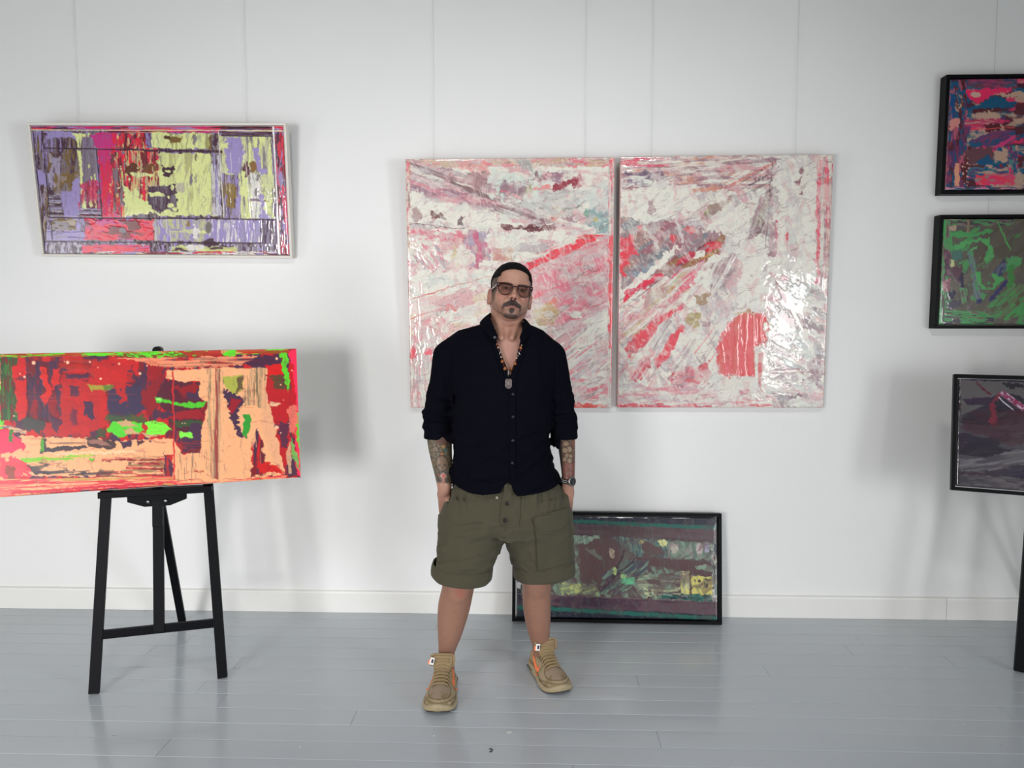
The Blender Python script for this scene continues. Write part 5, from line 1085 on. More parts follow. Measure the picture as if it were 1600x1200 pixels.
# feet inside the shoes
SH = {'r': ((-.382, -.752), (-.378, -1.057)), 'l': ((.002, -.602), (.112, -.882))}
for k_, (h_, t_) in SH.items():
    h_ = np.array(h_); t_ = np.array(t_); an = at(*LEG[k_][-1][:3])
    for a, b, ra, rb in ((an, (*(h_*.80+t_*.20), .062), .034, .030), ((*(h_*.80+t_*.20), .055), (*(h_*.35+t_*.65), .044), .026, .016)):
        ad(cone(a, b, ra, rb), .02)
V, Q = body.mesh()
# ---- skin colours: beard shadow, hairline fade, lips, brows, tattoos
Lc = (V-HC)@HR                                     # head-local coordinates of each vertex
lx, ly, lz = Lc.T
SK = np.array([176, 132, 114.]); C = np.zeros((len(V), 3))+SK
nz1 = noise3(V[:, 0]*30, V[:, 1]*30, V[:, 2]*30, 3); nz2 = noise3(V[:, 0]*160, V[:, 1]*160, V[:, 2]*160, 9); nz3 = noise3(V[:, 0]*420, V[:, 1]*420, V[:, 2]*420, 15)
C += ((nz1-.5)*16)[:, None]+((nz2-.5)*8)[:, None]
def blend(m, col, a=1):
    global C
    m = np.clip(m*a, 0, 1)[:, None]; C = C*(1-m)+np.array(col, float)*m
headm = sst(1.455, 1.475, V[:, 2])
face = headm*(lz < .09)
blend(face*sst(.030, .0, np.hypot(np.abs(lx)-.046, (lz+.035)*1.1)), (186, 118, 104), .45)        # cheeks
blend(face*sst(.022, .004, np.hypot(lx, lz+.034))*(ly < -.09), (198, 136, 122), .4)
blend(face*sst(.05, .075, lz)*(ly < 0), (178, 138, 116), .3)
blend(sst(1.49, 1.42, V[:, 2])*sst(1.30, 1.40, V[:, 2])*(np.abs(V[:, 0]+.135) < .1)*(V[:, 1] < -.8), (198, 150, 138), .55)
# short side hair fade and jaw stubble
ang_ = np.arctan2(np.abs(lx), -ly)
side = headm*sst(.050, .060, np.abs(lx)+.5*np.maximum(ly+.03, 0))*sst(-.026, -.008, lz+0*lx)*(ly > -.062)
blend(side*sst(-.060, -.040, ly)*(np.abs(lx) < .0795), (66, 52, 47), .9)
back = headm*sst(.0, .03, ly)*sst(-.075, -.05, lz)*(np.abs(lx) < .079)
blend(back, (44, 36, 34), .9)
burn = headm*sst(.058, .066, np.abs(lx))*(lz < -.005)*sst(-.062, -.030, lz)*sst(-.052, -.036, ly)*sst(.012, 0, ly)*(np.abs(lx) < .079)
blend(burn, (92, 70, 60), .7)
jl = sst(-.024, -.046, lz-.45*ly)
stub = headm*jl*sst(.050, .026, np.maximum(-(lz+.120), 0)*2)*sst(.060, .035, ly)*sst(-.135, -.122, lz+.0*ly)
neckmask = sst(0, .010, lz-(-.124+.62*(ly+.085)))
blend(stub*neckmask*(.45+.8*nz3), (112, 84, 70), .50)
blend(stub*neckmask*sst(-.058, -.085, lz-.40*ly)*(.45+.8*nz3), (78, 60, 54), .62)
chin = headm*sst(.034, .022, np.abs(lx))*sst(-.096, -.104, lz)*neckmask*(ly < -.045)
blend(chin*(.6+.5*nz3), (52, 40, 38), .8)
ax_ = np.abs(lx)
topz = -.0445-.62*np.maximum(ax_-.008, 0)+.000; botz = -.0685-.25*np.maximum(ax_-.006, 0)-.55*np.maximum(ax_-.026, 0)
must = headm*(ly < -.06)*sst(.0385, .0335, ax_)*sst(.0015, -.0025, lz-topz)*sst(-.0015, .0015, lz-botz)
blend(must*(.75+.4*nz3), (40, 31, 30), .95)
cm = headm*(ly < -.055)*sst(.0075, .002, np.abs(ax_-.0345))*sst(-.104, -.082, lz)*sst(-.064, -.074, lz); blend(cm*(.5+.5*nz3), (84, 64, 58), .6)
soul = headm*(ly < -.07)*sst(1.25, .55, np.hypot(lx/.0125, (lz+.0865)/.0125)); blend(soul*(.7+.5*nz3), (50, 38, 36), .92)
lip = headm*sst(.024, .020, np.abs(lx))*(ly < -.085)*sst(-.0685, -.0700, lz)*sst(-.0795, -.0775, lz); blend(lip, (158, 96, 92), .6)
blend(headm*sst(.024, .022, np.abs(lx))*(ly < -.085)*sst(.0016, .0006, np.abs(lz+.0712+.06*np.abs(lx))), (84, 44, 44), .9)
for sg in (-1, 1):
    ex = lx*sg
    brow = headm*(ly < -.06)*sst(.0055, .0030, np.abs(lz-(.0130+.004*np.sin((ex-.012)/.040*2.6))))*sst(.010, .014, ex)*sst(.058, .050, ex); blend(brow*(.7+.5*nz3), (48, 36, 34), .9)
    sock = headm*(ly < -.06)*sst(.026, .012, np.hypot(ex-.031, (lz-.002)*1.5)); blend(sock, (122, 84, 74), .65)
    eye = headm*(ly < -.06)*sst(.0150, .0132, np.hypot(ex-.032, (lz+.001)*4.2)); blend(eye, (140, 126, 120), .9)
    iris = eye*sst(.0062, .0052, np.hypot(ex-.0315, (lz+.0005)*1.0)); blend(iris, (48, 36, 30), 1)
    lid = headm*(ly < -.06)*sst(.0020, .0010, np.abs(np.hypot(ex-.032, (lz+.001)*3.6)-.0145))*(lz > -.002); blend(lid, (50, 34, 32), .9)
    nos = headm*(ly < -.095)*sst(.0050, .0030, np.hypot(ex-.0072, (lz+.0415))); blend(nos, (70, 36, 34), .85)
    earm = headm*sst(.079, .083, np.abs(lx)); blend(earm, (190, 128, 114), .25)
    blend(headm*sst(.008, .003, np.hypot((lz+.010)*.55, ly-.012))*(ex > .080), (110, 60, 54), .5)
# legs: a little redder, sparse hair
legm = sst(.80, .78, V[:, 2])*(V[:, 2] < .8); blend(legm, (150, 110, 92), .75)
blend(legm*sst(.60, .74, noise3(V[:, 0]*330, V[:, 1]*330, V[:, 2]*130, 21)), (130, 94, 80), .22)
blend(sst(.035, .01, np.hypot(V[:, 0]-kn[0]-.008, V[:, 2]-kn[2]))*(V[:, 1] < -.86), (168, 92, 80), .5)
# tattoos, mapped on the forearm (height down the arm in tracing units, seen from the front)
px_, py_ = pix(V)
rf = (px_ < 712)&(px_ > 655)&(V[:, 2] > .78)&(V[:, 2] < 1.12)&(V[:, 0] < -.28)
def tat(mask, edge_y, cx0, cx1, y0, y1, green):
    """cx(y) runs down the arm; colours laid in bands and motifs"""
    yy = py_; t = np.clip((yy-y0)/(y1-y0), 0, 1); cx = cx0+(cx1-cx0)*t; u = px_-cx
    inn = mask*sst(edge_y+.6+.1*u, edge_y-.6+.1*u, yy)
    n4 = fbm(px_/3.2, py_/3.2, 40, 3); n5 = fbm(px_/1.6+V[:, 1]*90, py_/1.6, 44, 3)
    blend(inn, (104, 100, 82) if green else (104, 78, 68), .92)
    blend(inn*sst(.50, .62, n4), (134, 112, 92), .55); blend(inn*sst(.56, .66, n5), (60, 50, 46), .6)
    return inn, u, yy
inn, u, yy = tat(rf, 754.5, 689, 692, 685, 755, True)
blend(inn*sst(11, 9, np.abs(u-1))*sst(697, 693, yy), (96, 66, 58), .7)                              # top of the hourglass
hg = np.abs(np.abs(u-.5)-np.abs(yy-710)*.55-1.0); blend(inn*(np.abs(yy-708) < 13)*sst(1.3, .5, hg), (70, 54, 44), .9)
blend(inn*sst(3.2, 2, np.hypot(u-3.5, yy-698)), (196, 140, 84), .8); blend(inn*sst(2.2, 1.2, np.hypot(u-.5, yy-709)), (214, 120, 80), .8)
blend(inn*sst(3.4, 2, np.hypot(u-6.5, (yy-703)*.6)), (84, 110, 108), .8)
sk = np.hypot(u, (yy-724)*.82); blend(inn*sst(10, 8, sk), (128, 104, 86), .9); blend(inn*sst(1.0, .4, np.abs(sk-10)), (64, 52, 44), .8)
for ox in (-4.2, 4.2): blend(inn*sst(2.8, 1.6, np.hypot(u-ox, yy-727)), (70, 60, 56), .85)
blend(inn*sst(1.9, 1.0, np.hypot(u-.2, (yy-731)*.8)), (74, 62, 58), .8)
blend(inn*sst(10, 8, np.abs(u))*sst(735, 738, yy)*sst(.42, .56, fbm(px_/1.5, py_/2.2, 50)), (72, 66, 66), .8)
rh = np.abs(u-1.5)+np.abs(yy-743.5)*1.15; blend(inn*sst(6.2, 5.2, rh), (220, 176, 160), .8); blend(inn*sst(4.4, 3.6, rh), (190, 84, 84), .9)
blend(inn*sst(2.2, 1.4, np.hypot(u+6.5, yy-742)), (176, 90, 84), .7); blend(inn*sst(2.6, 1.2, np.abs(u-1.2))*(yy > 748), (196, 120, 110), .8)
lf = (px_ > 868)&(px_ < 905)&(V[:, 2] > .80)&(V[:, 2] < 1.12)&(V[:, 0] > .02)
inn, u, yy = tat(lf, 747, 886, 888, 690, 748, False)
for ox, oy, r_ in ((-2, 693, 4.6), (3, 702, 4.8), (-4, 704, 4.5), (0, 713, 4.6), (5, 713, 3.5), (-5, 718, 3.8), (3, 720, 4.2)):
    d_ = np.hypot(u-ox, yy-oy); blend(inn*sst(r_+.6, r_-.4, d_), (142, 120, 98), .9); blend(inn*sst(1.0, .4, np.abs(d_-r_-.3)), (62, 48, 42), .75)
blend(inn*sst(722, 726, yy)*sst(.40, .56, fbm(px_/2.0, py_/2.0, 52)), (132, 76, 72), .9); blend(inn*sst(744, 746, yy), (166, 112, 100), .6)
blend(inn*sst(-7, -10, u), (40, 38, 40), .9); blend(inn*sst(8, 10, u)*sst(700, 696, yy), (150, 80, 62), .6)
M_SKIN = vmat('skin', .5, .24, sss=.06, bump=((420, 420, 420), .12, .0006))
M_SKIN.node_tree.nodes['Principled BSDF'].inputs['Coat Weight'].default_value = .06
man = mesh_np('person', V, Q, M_SKIN, smooth=True, col=np.clip(lin(C)*.90, 0, .9))
tag(man, 'man in black shirt, olive shorts and glasses standing with both hands in his pockets', 'person')

# ---- hair: a cropped cap over the skull
hair = Field(axis((-.235, .03, .0019)), axis((-.92, -.64, .0019)), axis((1.62, 1.80, .0019)))
def hairfn(x, y, z):
    d = ell(hw_((0, .012, .031)), (.0845, .1035, .0920), HR)[0](x, y, z)
    d2 = ell(hw_((0, -.055, .055)), (.058, .0465, .0465), HR)[0](x, y, z); h_ = np.clip(.5+.5*(d-d2)/.035, 0, 1); d = d+(d2-d)*h_-.035*h_*(1-h_)
    dx, dy, dz = x-HC[0], y-HC[1], z-HC[2]
    a, b, c = [HR[0, i]*dx+HR[1, i]*dy+HR[2, i]*dz for i in range(3)]
    n = (noise3(x*170, y*170, z*170, 5)-.5)*.0036+(noise3(x*420, y*420, z*420, 11)-.5)*.0024
    line = .0665+.26*np.minimum(b+.05, 0)*-1-.35*np.maximum(b+.035, 0)-2.6*a*a-6*np.maximum(np.abs(a)-.0570, 0)+n*.8      # hairline height
    line = np.maximum(line, .046-1.1*np.maximum(b-.0, 0))
    return np.maximum(d+n, (line-c)*.8)
b0 = HC; hair.add((hairfn, [-.3, .1, -1, -.6, 1.6, 1.82]), 0)
hv, hq = hair.mesh(); M_HAIR = mat('hair_black', (13, 11, 12), .8, .12, noise=(300, .5), bump=((500, 500, 500), .6, .002))
mesh_np('hair', hv, hq, M_HAIR, man, smooth=True)

# ---- glasses
M_TORT = mat('dark_tortoise_acetate', (40, 10, 14), .22, .4, noise=(90, .5))
M_LENS = bpy.data.materials.new('tinted_lens'); M_LENS.use_nodes = True
nt = M_LENS.node_tree; nt.nodes.clear(); o_ = nt.nodes.new('ShaderNodeOutputMaterial'); mx = nt.nodes.new('ShaderNodeMixShader'); tr = nt.nodes.new('ShaderNodeBsdfTransparent'); gl = nt.nodes.new('ShaderNodeBsdfGlossy'); fr = nt.nodes.new('ShaderNodeFresnel')
tr.inputs[0].default_value = (.66, .58, .56, 1); gl.inputs['Roughness'].default_value = .03; fr.inputs[0].default_value = 1.45
nt.links.new(fr.outputs[0], mx.inputs[0]); nt.links.new(tr.outputs[0], mx.inputs[1]); nt.links.new(gl.outputs[0], mx.inputs[2]); nt.links.new(mx.outputs[0], o_.inputs[0])
gls = empty('glasses'); gls.parent = man; gls.matrix_world = Matrix([[*HR[i], HC[i]] for i in range(3)]+[[0, 0, 0, 1]])
mb = MB(); GY_ = -.117
def lens_loop(sg, grow=0):
    pts = []
    for x, z in ((.0112, .0100), (.018, .0158), (.040, .0172), (.0620, .0162), (.0662, .0095), (.0630, -.0060), (.0570, -.0190), (.0440, -.0265), (.0300, -.0260), (.0190, -.0180), (.0130, -.0040)):
        pts.append((x, z))
    cx, cz = .038, -.005; out = []
    n = len(pts)
    for i in range(n):
        for t in (0, .25, .5, .75):
            p0, p1, p2, p3 = [np.array(pts[(i+j-1) % n]) for j in range(4)]
            q = .5*((2*p1)+(-p0+p2)*t+(2*p0-5*p1+4*p2-p3)*t*t+(-p0+3*p1-3*p2+p3)*t**3)
            d = q-np.array([cx, cz]); d = d*(1+grow/np.linalg.norm(d)); q = d+np.array([cx, cz])
            out.append((sg*q[0], GY_+.16*max(q[0]-.02, 0)**1.2*1.6, q[1]-.0045))
    return out
for sg in (-1, 1):
    lo = lens_loop(sg); mb.tube(lo, [.0036 if p[2] > .006 else .0021 for p in lo], 8, closed=True)
    mb.box(*sorted((sg*.0600, sg*.0715))[:1], GY_+.004, .000, sorted((sg*.0600, sg*.0715))[1], GY_+.0135, .0125)
mb.tube([(-.0135, GY_, .0010), (-.006, GY_-.002, .0045), (.006, GY_-.002, .0045), (.0135, GY_, .0010)], .0026, 8)
mb.build('glasses_frame', M_TORT, gls, smooth=True).matrix_parent_inverse = Matrix.Identity(4)
M_TEMPLE = mat('temple_grey_brown', (112, 92, 88), .3, .5)
for sg in (-1, 1):
    lo = lens_loop(sg, -.001); MB().add(lo, [tuple(range(len(lo)))]).build('lens', M_LENS, gls)
    MB().bar((sg*.0705, GY_+.010, .0065), (sg*.0815, .006, -.002), .0030, .0075, (1, 0, 0)).build('temple', M_TEMPLE, gls, bevel=.001)
    MB().tube([(sg*.0655, GY_+.0015, .0070), (sg*.0655, GY_+.0035, .0070)], .0015, 8).build('rivet', M_BOLT, gls)
# ------------------------------------------------------------------ shirt
def fabric_wrinkle(x, y, z, amp, sx, sz, s):
    return (noise3(x*sx, y*sx, z*sz, s)-.5)*2*amp
SLV = {'r': [at(700, 557, -.79), at(685, 640, -.755), at(684.5, 664, -.768), at(684.5, 686, -.782)],
       'l': [at(862, 557, -.79), at(875.5, 625, -.758), at(879.5, 664, -.758), at(881.5, 685, -.768)]}
SR = {'r': [.062, .0585, .0565, .0555], 'l': [.060, .052, .0510, .0500]}
def shirt_solid(F, grow=0.0, cuffs=True):
    F.add(loft(TR, 2.3, grow), 0)
    for k_ in 'rl':
        P_ = SLV[k_]; r_ = SR[k_]
        for i in range(3): F.add(cone(P_[i], P_[i+1], r_[i]+grow, r_[i+1]+grow), .022)
def mkfield(): return Field(axis((-.60, .27, .0036)), axis((-1.01, -.55, .0036)), axis((.80, 1.565, .0036)))
sh = mkfield(); shirt_solid(sh)
X, Y_, Z = [a.reshape([-1 if i == j else 1 for j in range(3)]) for i, a in enumerate(sh.a)]
band = np.abs(sh.F) < .03; I = np.nonzero(band); x, y, z = sh.a[0][I[0]], sh.a[1][I[1]], sh.a[2][I[2]]
px, py = pix(np.stack([x, y, z], -1))
w = fabric_wrinkle(x, y, z, .0055, 9, 14, 1)
slv = (px < 708) | (px > 866)
w += np.where(slv, sst(575, 640, py), .0)*(noise3(x*10, y*12, z*52, 6)-.5)*.024                       # crosswise creases in the sleeves
low = sst(660, 740, py)*(~slv); w += low*(noise3(x*9+z*14, y*6, z*30-x*6, 8)-.5)*.028                 # folds above the hem
rg = 1-np.abs(2*noise3(x*7+z*5, y*6, z*24-x*8, 41)-1)*3.0; w -= .006*np.clip(rg, 0, 1)**2*(~slv)*sst(600, 700, py)
rg = 1-np.abs(2*noise3(x*9, y*8, z*44, 43)-1)*3.0; w -= .0055*np.clip(rg, 0, 1)**2*slv*sst(570, 620, py)
w += (~slv)*sst(520, 560, py)*sst(660, 600, py)*(noise3(x*26+z*5, y*10, z*6, 12)-.5)*.013              # vertical drape on the chest
sh.F[I] += w
outer = mkfield(); outer.F = sh.F.copy()
sh.F = np.maximum(sh.F, -(sh.F+.0085))
# openings: hem, cuffs, collar, V neck
hem_px = [(690, 742), (706, 747), (710, 758), (720, 766), (738, 771.5), (759, 773.5), (785, 769.5), (789, 759), (795, 753), (800.5, 757), (804, 768), (810, 775), (841, 772), (867, 766), (880, 758), (884, 745), (900, 740)]
B = np.nonzero((sh.a[2] < at(800, 735, YM)[2]))[0]
Xg, Yg, Zg = np.meshgrid(sh.a[0], sh.a[1], sh.a[2][B], indexing='ij'); pxg, pyg = pix(np.stack([Xg, Yg, Zg], -1))
hz_x = np.array([at(a, b, YM)[0] for a, b in hem_px]); hz_z = np.array([at(a, b, YM-.145)[2] for a, b in hem_px])
front_hem = np.interp(Xg, hz_x, hz_z); back_hem = np.interp(Xg, hz_x, np.where(np.arange(len(hem_px)) > 0, .0, 0)+at(800, 770, YM)[2])
tt = sst(-.86, -.72, Yg); hemz = front_hem*(1-tt)+back_hem*tt
in_t = (Xg > -.36) & (Xg < .135)
sh.F[:, :, B] = np.where(in_t, np.maximum(sh.F[:, :, B], hemz-Zg), sh.F[:, :, B])
for k_ in 'rl':                                   # cuffs end square to the sleeve
    P_ = SLV[k_]; n = np.array([-.10 if k_ == 'r' else .06, .0, -1]); n /= np.linalg.norm(n); p0 = P_[3]
    sl, g = sh.sub([p0[0]-.08, p0[0]+.08, p0[1]-.1, p0[1]+.1, p0[2]-.10, p0[2]+.03])
    d = (g[0]-p0[0])*n[0]+(g[1]-p0[1])*n[1]+(g[2]-p0[2])*n[2]
    side_ok = (g[0] < -.30) if k_ == 'r' else (g[0] > .098+0*g[0])
    sh.F[sl] = np.where(side_ok & (d > 0) & (g[2] < 1.2), np.maximum(sh.F[sl], d), sh.F[sl])
# neck hole and V
Bz = np.nonzero(sh.a[2] > at(797, 600, -.93)[2])[0]
Xg, Yg, Zg = np.meshgrid(sh.a[0], sh.a[1], sh.a[2][Bz], indexing='ij'); pxg, pyg = pix(np.stack([Xg, Yg, Zg], -1))
vl = np.interp(pyg, [500, 520, 534, 560, 586], [765, 771, 776.5, 786, 797.0]); vr = np.interp(pyg, [500, 520, 534, 560, 586], [818, 815, 812.5, 806.5, 798.5])
dv = np.minimum(pxg-vl, vr-pxg)*.0025; dv = np.where((Yg < -.80) & (pyg < 587), dv, -.05)
sh.F[:, :, Bz] = np.maximum(sh.F[:, :, Bz], np.minimum(dv, .02))
sh.cut(cone(at(789, 480, -.785), at(789, 514, -.79), .074, .068), .004)
sv, sq = sh.mesh()
M_SHIRT = mat('black_linen', (9, 10, 18), .9, .04, noise=((420, 420, 900), .25), bump=((900, 900, 1500), .25, .0006))
def child(o, parent): o.parent = parent; return o
shirt = mesh_np('shirt', sv, sq, M_SHIRT, man, smooth=True)
def on(F, px, py, y0=-.92, off=0.0):
    """point on the front surface of field F seen at px, py"""
    y = y0
    for _ in range(5):
        p = at(px, py, y); q = F.front_y(p[0], p[2])
        if q is None: break
        y = q
    p = at(px, py, y-off); return p
def ribbon(F, rows, off, thick=.0016):
    """rows of (px, py) lists -> thin slab following the surface"""
    V = []; n = len(rows[0])
    for dd in (off, -.001):
        for r_ in rows: V += [on(F, a, b, off=dd) for a, b in r_]
    m = len(rows); f = []
    for i in range(m-1):
        for j in range(n-1):
            a = i*n+j; f.append((a, a+n, a+n+1, a+1)); a += m*n; f.append((a, a+1, a+n+1, a+n))
    o = m*n
    for i in range(m-1): f += [(i*n, o+i*n, o+i*n+n, i*n+n), (i*n+n-1, i*n+2*n-1, o+i*n+2*n-1, o+i*n+n-1)]
    for j in range(n-1): f += [(j, j+1, o+j+1, o+j), ((m-1)*n+j, o+(m-1)*n+j, o+(m-1)*n+j+1, (m-1)*n+j+1)]
    return MB().add(V, f)
def strip_rows(pl, pr, n, k=5):
    """left and right edge polylines resampled into rows of k points"""
    def rs(P, n):
        P = np.array(P, float); d = np.r_[0, np.cumsum(np.hypot(*np.diff(P, axis=0).T))]; t = np.linspace(0, d[-1], n); return np.stack([np.interp(t, d, P[:, 0]), np.interp(t, d, P[:, 1])], 1)
    A = rs(pl, n); B_ = rs(pr, n); return [[tuple(a*(1-t)+b*t) for t in np.linspace(0, 1, k)] for a, b in zip(A, B_)]
ribbon(outer, strip_rows([(795.5, 598), (795.8, 650), (796, 700), (796.5, 748)], [(805.5, 592), (806.5, 650), (806.5, 700), (806, 756)], 40), .0022).build('placket', M_SHIRT, shirt, smooth=True)
M_BTN = mat('black_shirt_button', (26, 26, 32), .3, .6)
def button(F, px, py, r_, mt_, parent, off=.0022, h=.0022):
    p = on(F, px, py, off=off); rim = [(r_, 0), (r_, h), (r_*.82, h*1.25), (r_*.7, h*.8), (0.0001, h*.8)]
    M = Matrix.Translation(Vector(p)) @ Matrix.Rotation(R(90), 4, 'X')
    return MB().lathe(rim, n=16, M=M).build('button', mt_, parent, smooth=False)
for b_ in ((801.5, 616), (801.6, 651.5), (801.2, 688.5), (800.6, 723.5)): button(outer, *b_, .0052, M_BTN, shirt)
# lapel edges of the opening and the stand collar
def folded(pl, wd, n, name):
    pass
def collar():
    top = [(777.5, 525, -.918), (772.5, 512, -.905), (766.5, 499, -.872), (764.0, 491.5, -.820), (769, 488.5, -.760), (780, 487.5, -.722), (792, 487.2, -.712), (803, 488.5, -.724), (812, 491.5, -.762), (817.8, 500, -.820), (817.3, 508, -.872), (815, 519, -.902), (812.0, 528, -.915)]
    bot = [(775.5, 536.5, -.928), (765.5, 528, -.918), (756.5, 515, -.880), (750, 504.5, -.820), (760, 501, -.750), (775, 499.5, -.706), (792, 499, -.694), (809, 500, -.708), (822, 503.5, -.752), (831, 512.5, -.822), (827, 524, -.885), (821, 532, -.918), (813.5, 537.5, -.930)]
    def sm(P, n=60):
        P = np.array([at(*p) for p in P]); t = np.arange(len(P)); T_ = np.linspace(0, len(P)-1, n); out = []
        for tt_ in T_:
            i = min(int(tt_), len(P)-2); f = tt_-i; p = [P[max(i-1, 0)], P[i], P[i+1], P[min(i+2, len(P)-1)]]
            out.append(.5*((2*p[1])+(-p[0]+p[2])*f+(2*p[0]-5*p[1]+4*p[2]-p[3])*f*f+(-p[0]+3*p[1]-3*p[2]+p[3])*f**3))
        return np.array(out)
    A, B_ = sm(top), sm(bot); k = 6; V = []
    cen = at(790, 500, -.80)
    for i in range(60):
        for j in range(k):
            t = j/(k-1); p = A[i]*(1-t)+B_[i]*t; r_ = p-cen; r_[2] = 0; r_ /= np.linalg.norm(r_)+1e-9; V.append(p+r_*.004*math.sin(PI*t))
    F_ = [(i*k+j, i*k+j+1, (i+1)*k+j+1, (i+1)*k+j) for i in range(59) for j in range(k-1)]
    o = mesh_np('collar', V, F_, M_SHIRT, shirt, smooth=True)
    md = o.modifiers.new('thick', 'SOLIDIFY'); md.thickness = .0036; md.offset = 0
    return o
collar()
M_BTN2 = mat('collar_button', (60, 58, 62), .3, .6)
p = at(773.2, 527, -.931); MB().lathe([(.0052, 0), (.0052, .002), (.003, .0026), (.0001, .0016)], n=16, M=Matrix.Translation(Vector(p)) @ Matrix.Rotation(R(90), 4, 'X')).build('button', M_BTN2, shirt)
# edge bands beside the V opening
def vband(P0, P1, name):
    rows = strip_rows(P0, P1, 24, 5); return ribbon(outer, rows, .0032).build(name, M_SHIRT, shirt, smooth=True)
outer2 = outer
vband([(776.5, 535), (786, 560), (796.6, 586), (796, 600)], [(768, 538), (777, 562), (787, 586), (791, 600)], 'opening_edge')
vband([(812.6, 536), (806.8, 560), (799, 586), (797, 600)], [(822, 536), (816.5, 561), (808.5, 585), (803, 602)], 'opening_edge')
# rolled cuffs
for k_ in 'rl':
    P_ = SLV[k_]; ax = np.array([-.10 if k_ == 'r' else .06, -.05, -1]); ax /= np.linalg.norm(ax); r0 = SR[k_][3]+.0022
    a = P_[3]-ax*.072; u = np.cross(ax, [0, 1, 0]); u /= np.linalg.norm(u); v = np.cross(ax, u); n = 40; V = []; prof = [(0, -.001), (.002, .0022), (.020, .0034), (.045, .0036), (.068, .0034), (.074, .0006), (.075, -.004), (.070, -.0075), (.03, -.008)]
    for d, rr in prof:
        for i in range(n):
            th = 2*PI*i/n; wv = .0016*math.sin(3*th+d*40)+.0012*math.sin(7*th+1-d*60); V.append(a+ax*(d+.0025*math.sin(2*th+1))+(u*math.cos(th)+v*math.sin(th))*(r0+rr+wv))
    m = len(prof); F_ = [(i*n+j, i*n+(j+1) % n, (i+1)*n+(j+1) % n, (i+1)*n+j) for i in range(m-1) for j in range(n)]
    MB().add(V, F_).build('rolled_cuff', M_SHIRT, shirt, smooth=True)

# ------------------------------------------------------------------ shorts
LL = {'r': [(772, 700, 797, -.80, .135), (800, 689.5, 791, -.805, .132), (835, 684.5, 789, -.815, .128), (860, 680.5, 780, -.825, .122), (885, 676, 769, -.835, .118), (918, 680, 760.5, -.845, .113)],
      'l': [(772, 786, 886, -.80, .135), (800, 787, 892.5, -.79, .132), (835, 789, 894.5, -.780, .128), (860, 797.5, 896, -.770, .122), (885, 804.5, 896.5, -.760, .118), (912, 809, 893.5, -.752, .113)]}
HIPR = [rowpx(*r_) for r_ in [(742, 714, 868, -.80, .142), (757, 710.5, 874, -.80, .144), (772, 701, 885, -.80, .149), (795, 690.5, 892, -.80, .150), (815, 688, 893, -.80, .142), (832, 690, 892, -.80, .125)]]
def shorts_solid(F, g=0):
    for k_ in 'rl': F.add(loft([rowpx(*r_) for r_ in LL[k_]], 2.25, g), .012)
    F.add(loft(HIPR, 2.5, g), .012)
def mkf2(): return Field(axis((-.40, .20, .0036)), axis((-1.01, -.60, .0036)), axis((.40, .94, .0036)))
so = mkf2(); shorts_solid(so)
I = np.nonzero(np.abs(so.F) < .03); x, y, z = so.a[0][I[0]], so.a[1][I[1]], so.a[2][I[2]]; px, py = pix(np.stack([x, y, z], -1))
w = (noise3(x*8, y*8, z*10, 2)-.5)*.016+(noise3(x*12+z*9, y*8, z*42-x*12, 5)-.5)*.024*(px < 790)*sst(800, 820, py)
rg = 1-np.abs(2*noise3(x*9+z*8, y*7, z*36-x*10, 31)-1)*3.2; w -= .0055*np.clip(rg, 0, 1)**2*(px < 800)*sst(795, 815, py)*sst(905, 885, py)     # pulled creases
rg = 1-np.abs(2*noise3(x*14-z*10, y*7, z*22+x*12, 37)-1)*3.2; w -= .0045*np.clip(rg, 0, 1)**2*(px > 780)*sst(790, 815, py)
w += (noise3(x*60, y*20, z*9, 9)-.5)*.040*sst(812, 775, py)*sst(764, 776, py)                                     # gathers below the waist
w += (noise3(x*30, y*12, z*16+x*20, 14)-.5)*.024*sst(40, 10, np.hypot(px-790, (py-838)*.8))
w += .004*sst(4, 0, np.abs(px-(792+(py-800)*-.05)))*(py < 845)
so.F[I] += w
so_closed = mkf2(); so_closed.F = so.F.copy()
so.F = np.maximum(so.F, -(so.F+.0085))
hemc = {}
def hemplane(k_):
    return {'r': (at(679, 897, -.845), at(761, 906, -.845)), 'l': (at(808, 900, -.752), at(895, 891, -.752))}[k_]
Bz = np.nonzero(so.a[2] < .66)[0]; Xg, Yg, Zg = np.meshgrid(so.a[0], so.a[1], so.a[2][Bz], indexing='ij')
for k_ in 'rl':
    A, B_ = hemplane(k_); zz = A[2]+(Xg-A[0])*(B_[2]-A[2])/(B_[0]-A[0]); m = (Xg < -.128) if k_ == 'r' else (Xg >= -.128)
    so.F[:, :, Bz] = np.where(m, np.maximum(so.F[:, :, Bz], zz-Zg), so.F[:, :, Bz])
qv, qq = so.mesh()
M_OLIVE = mat('olive_cotton', (74, 71, 57), .9, .08, noise=((9, 9, 7), .10), bump=((1100, 1100, 1100), .3, .0006), sheen=.1)
M_OLIVE2 = mat('olive_cotton_seam', (94, 91, 74), .85, .15)
shorts = mesh_np('shorts', qv, qq, M_OLIVE, man, smooth=True)
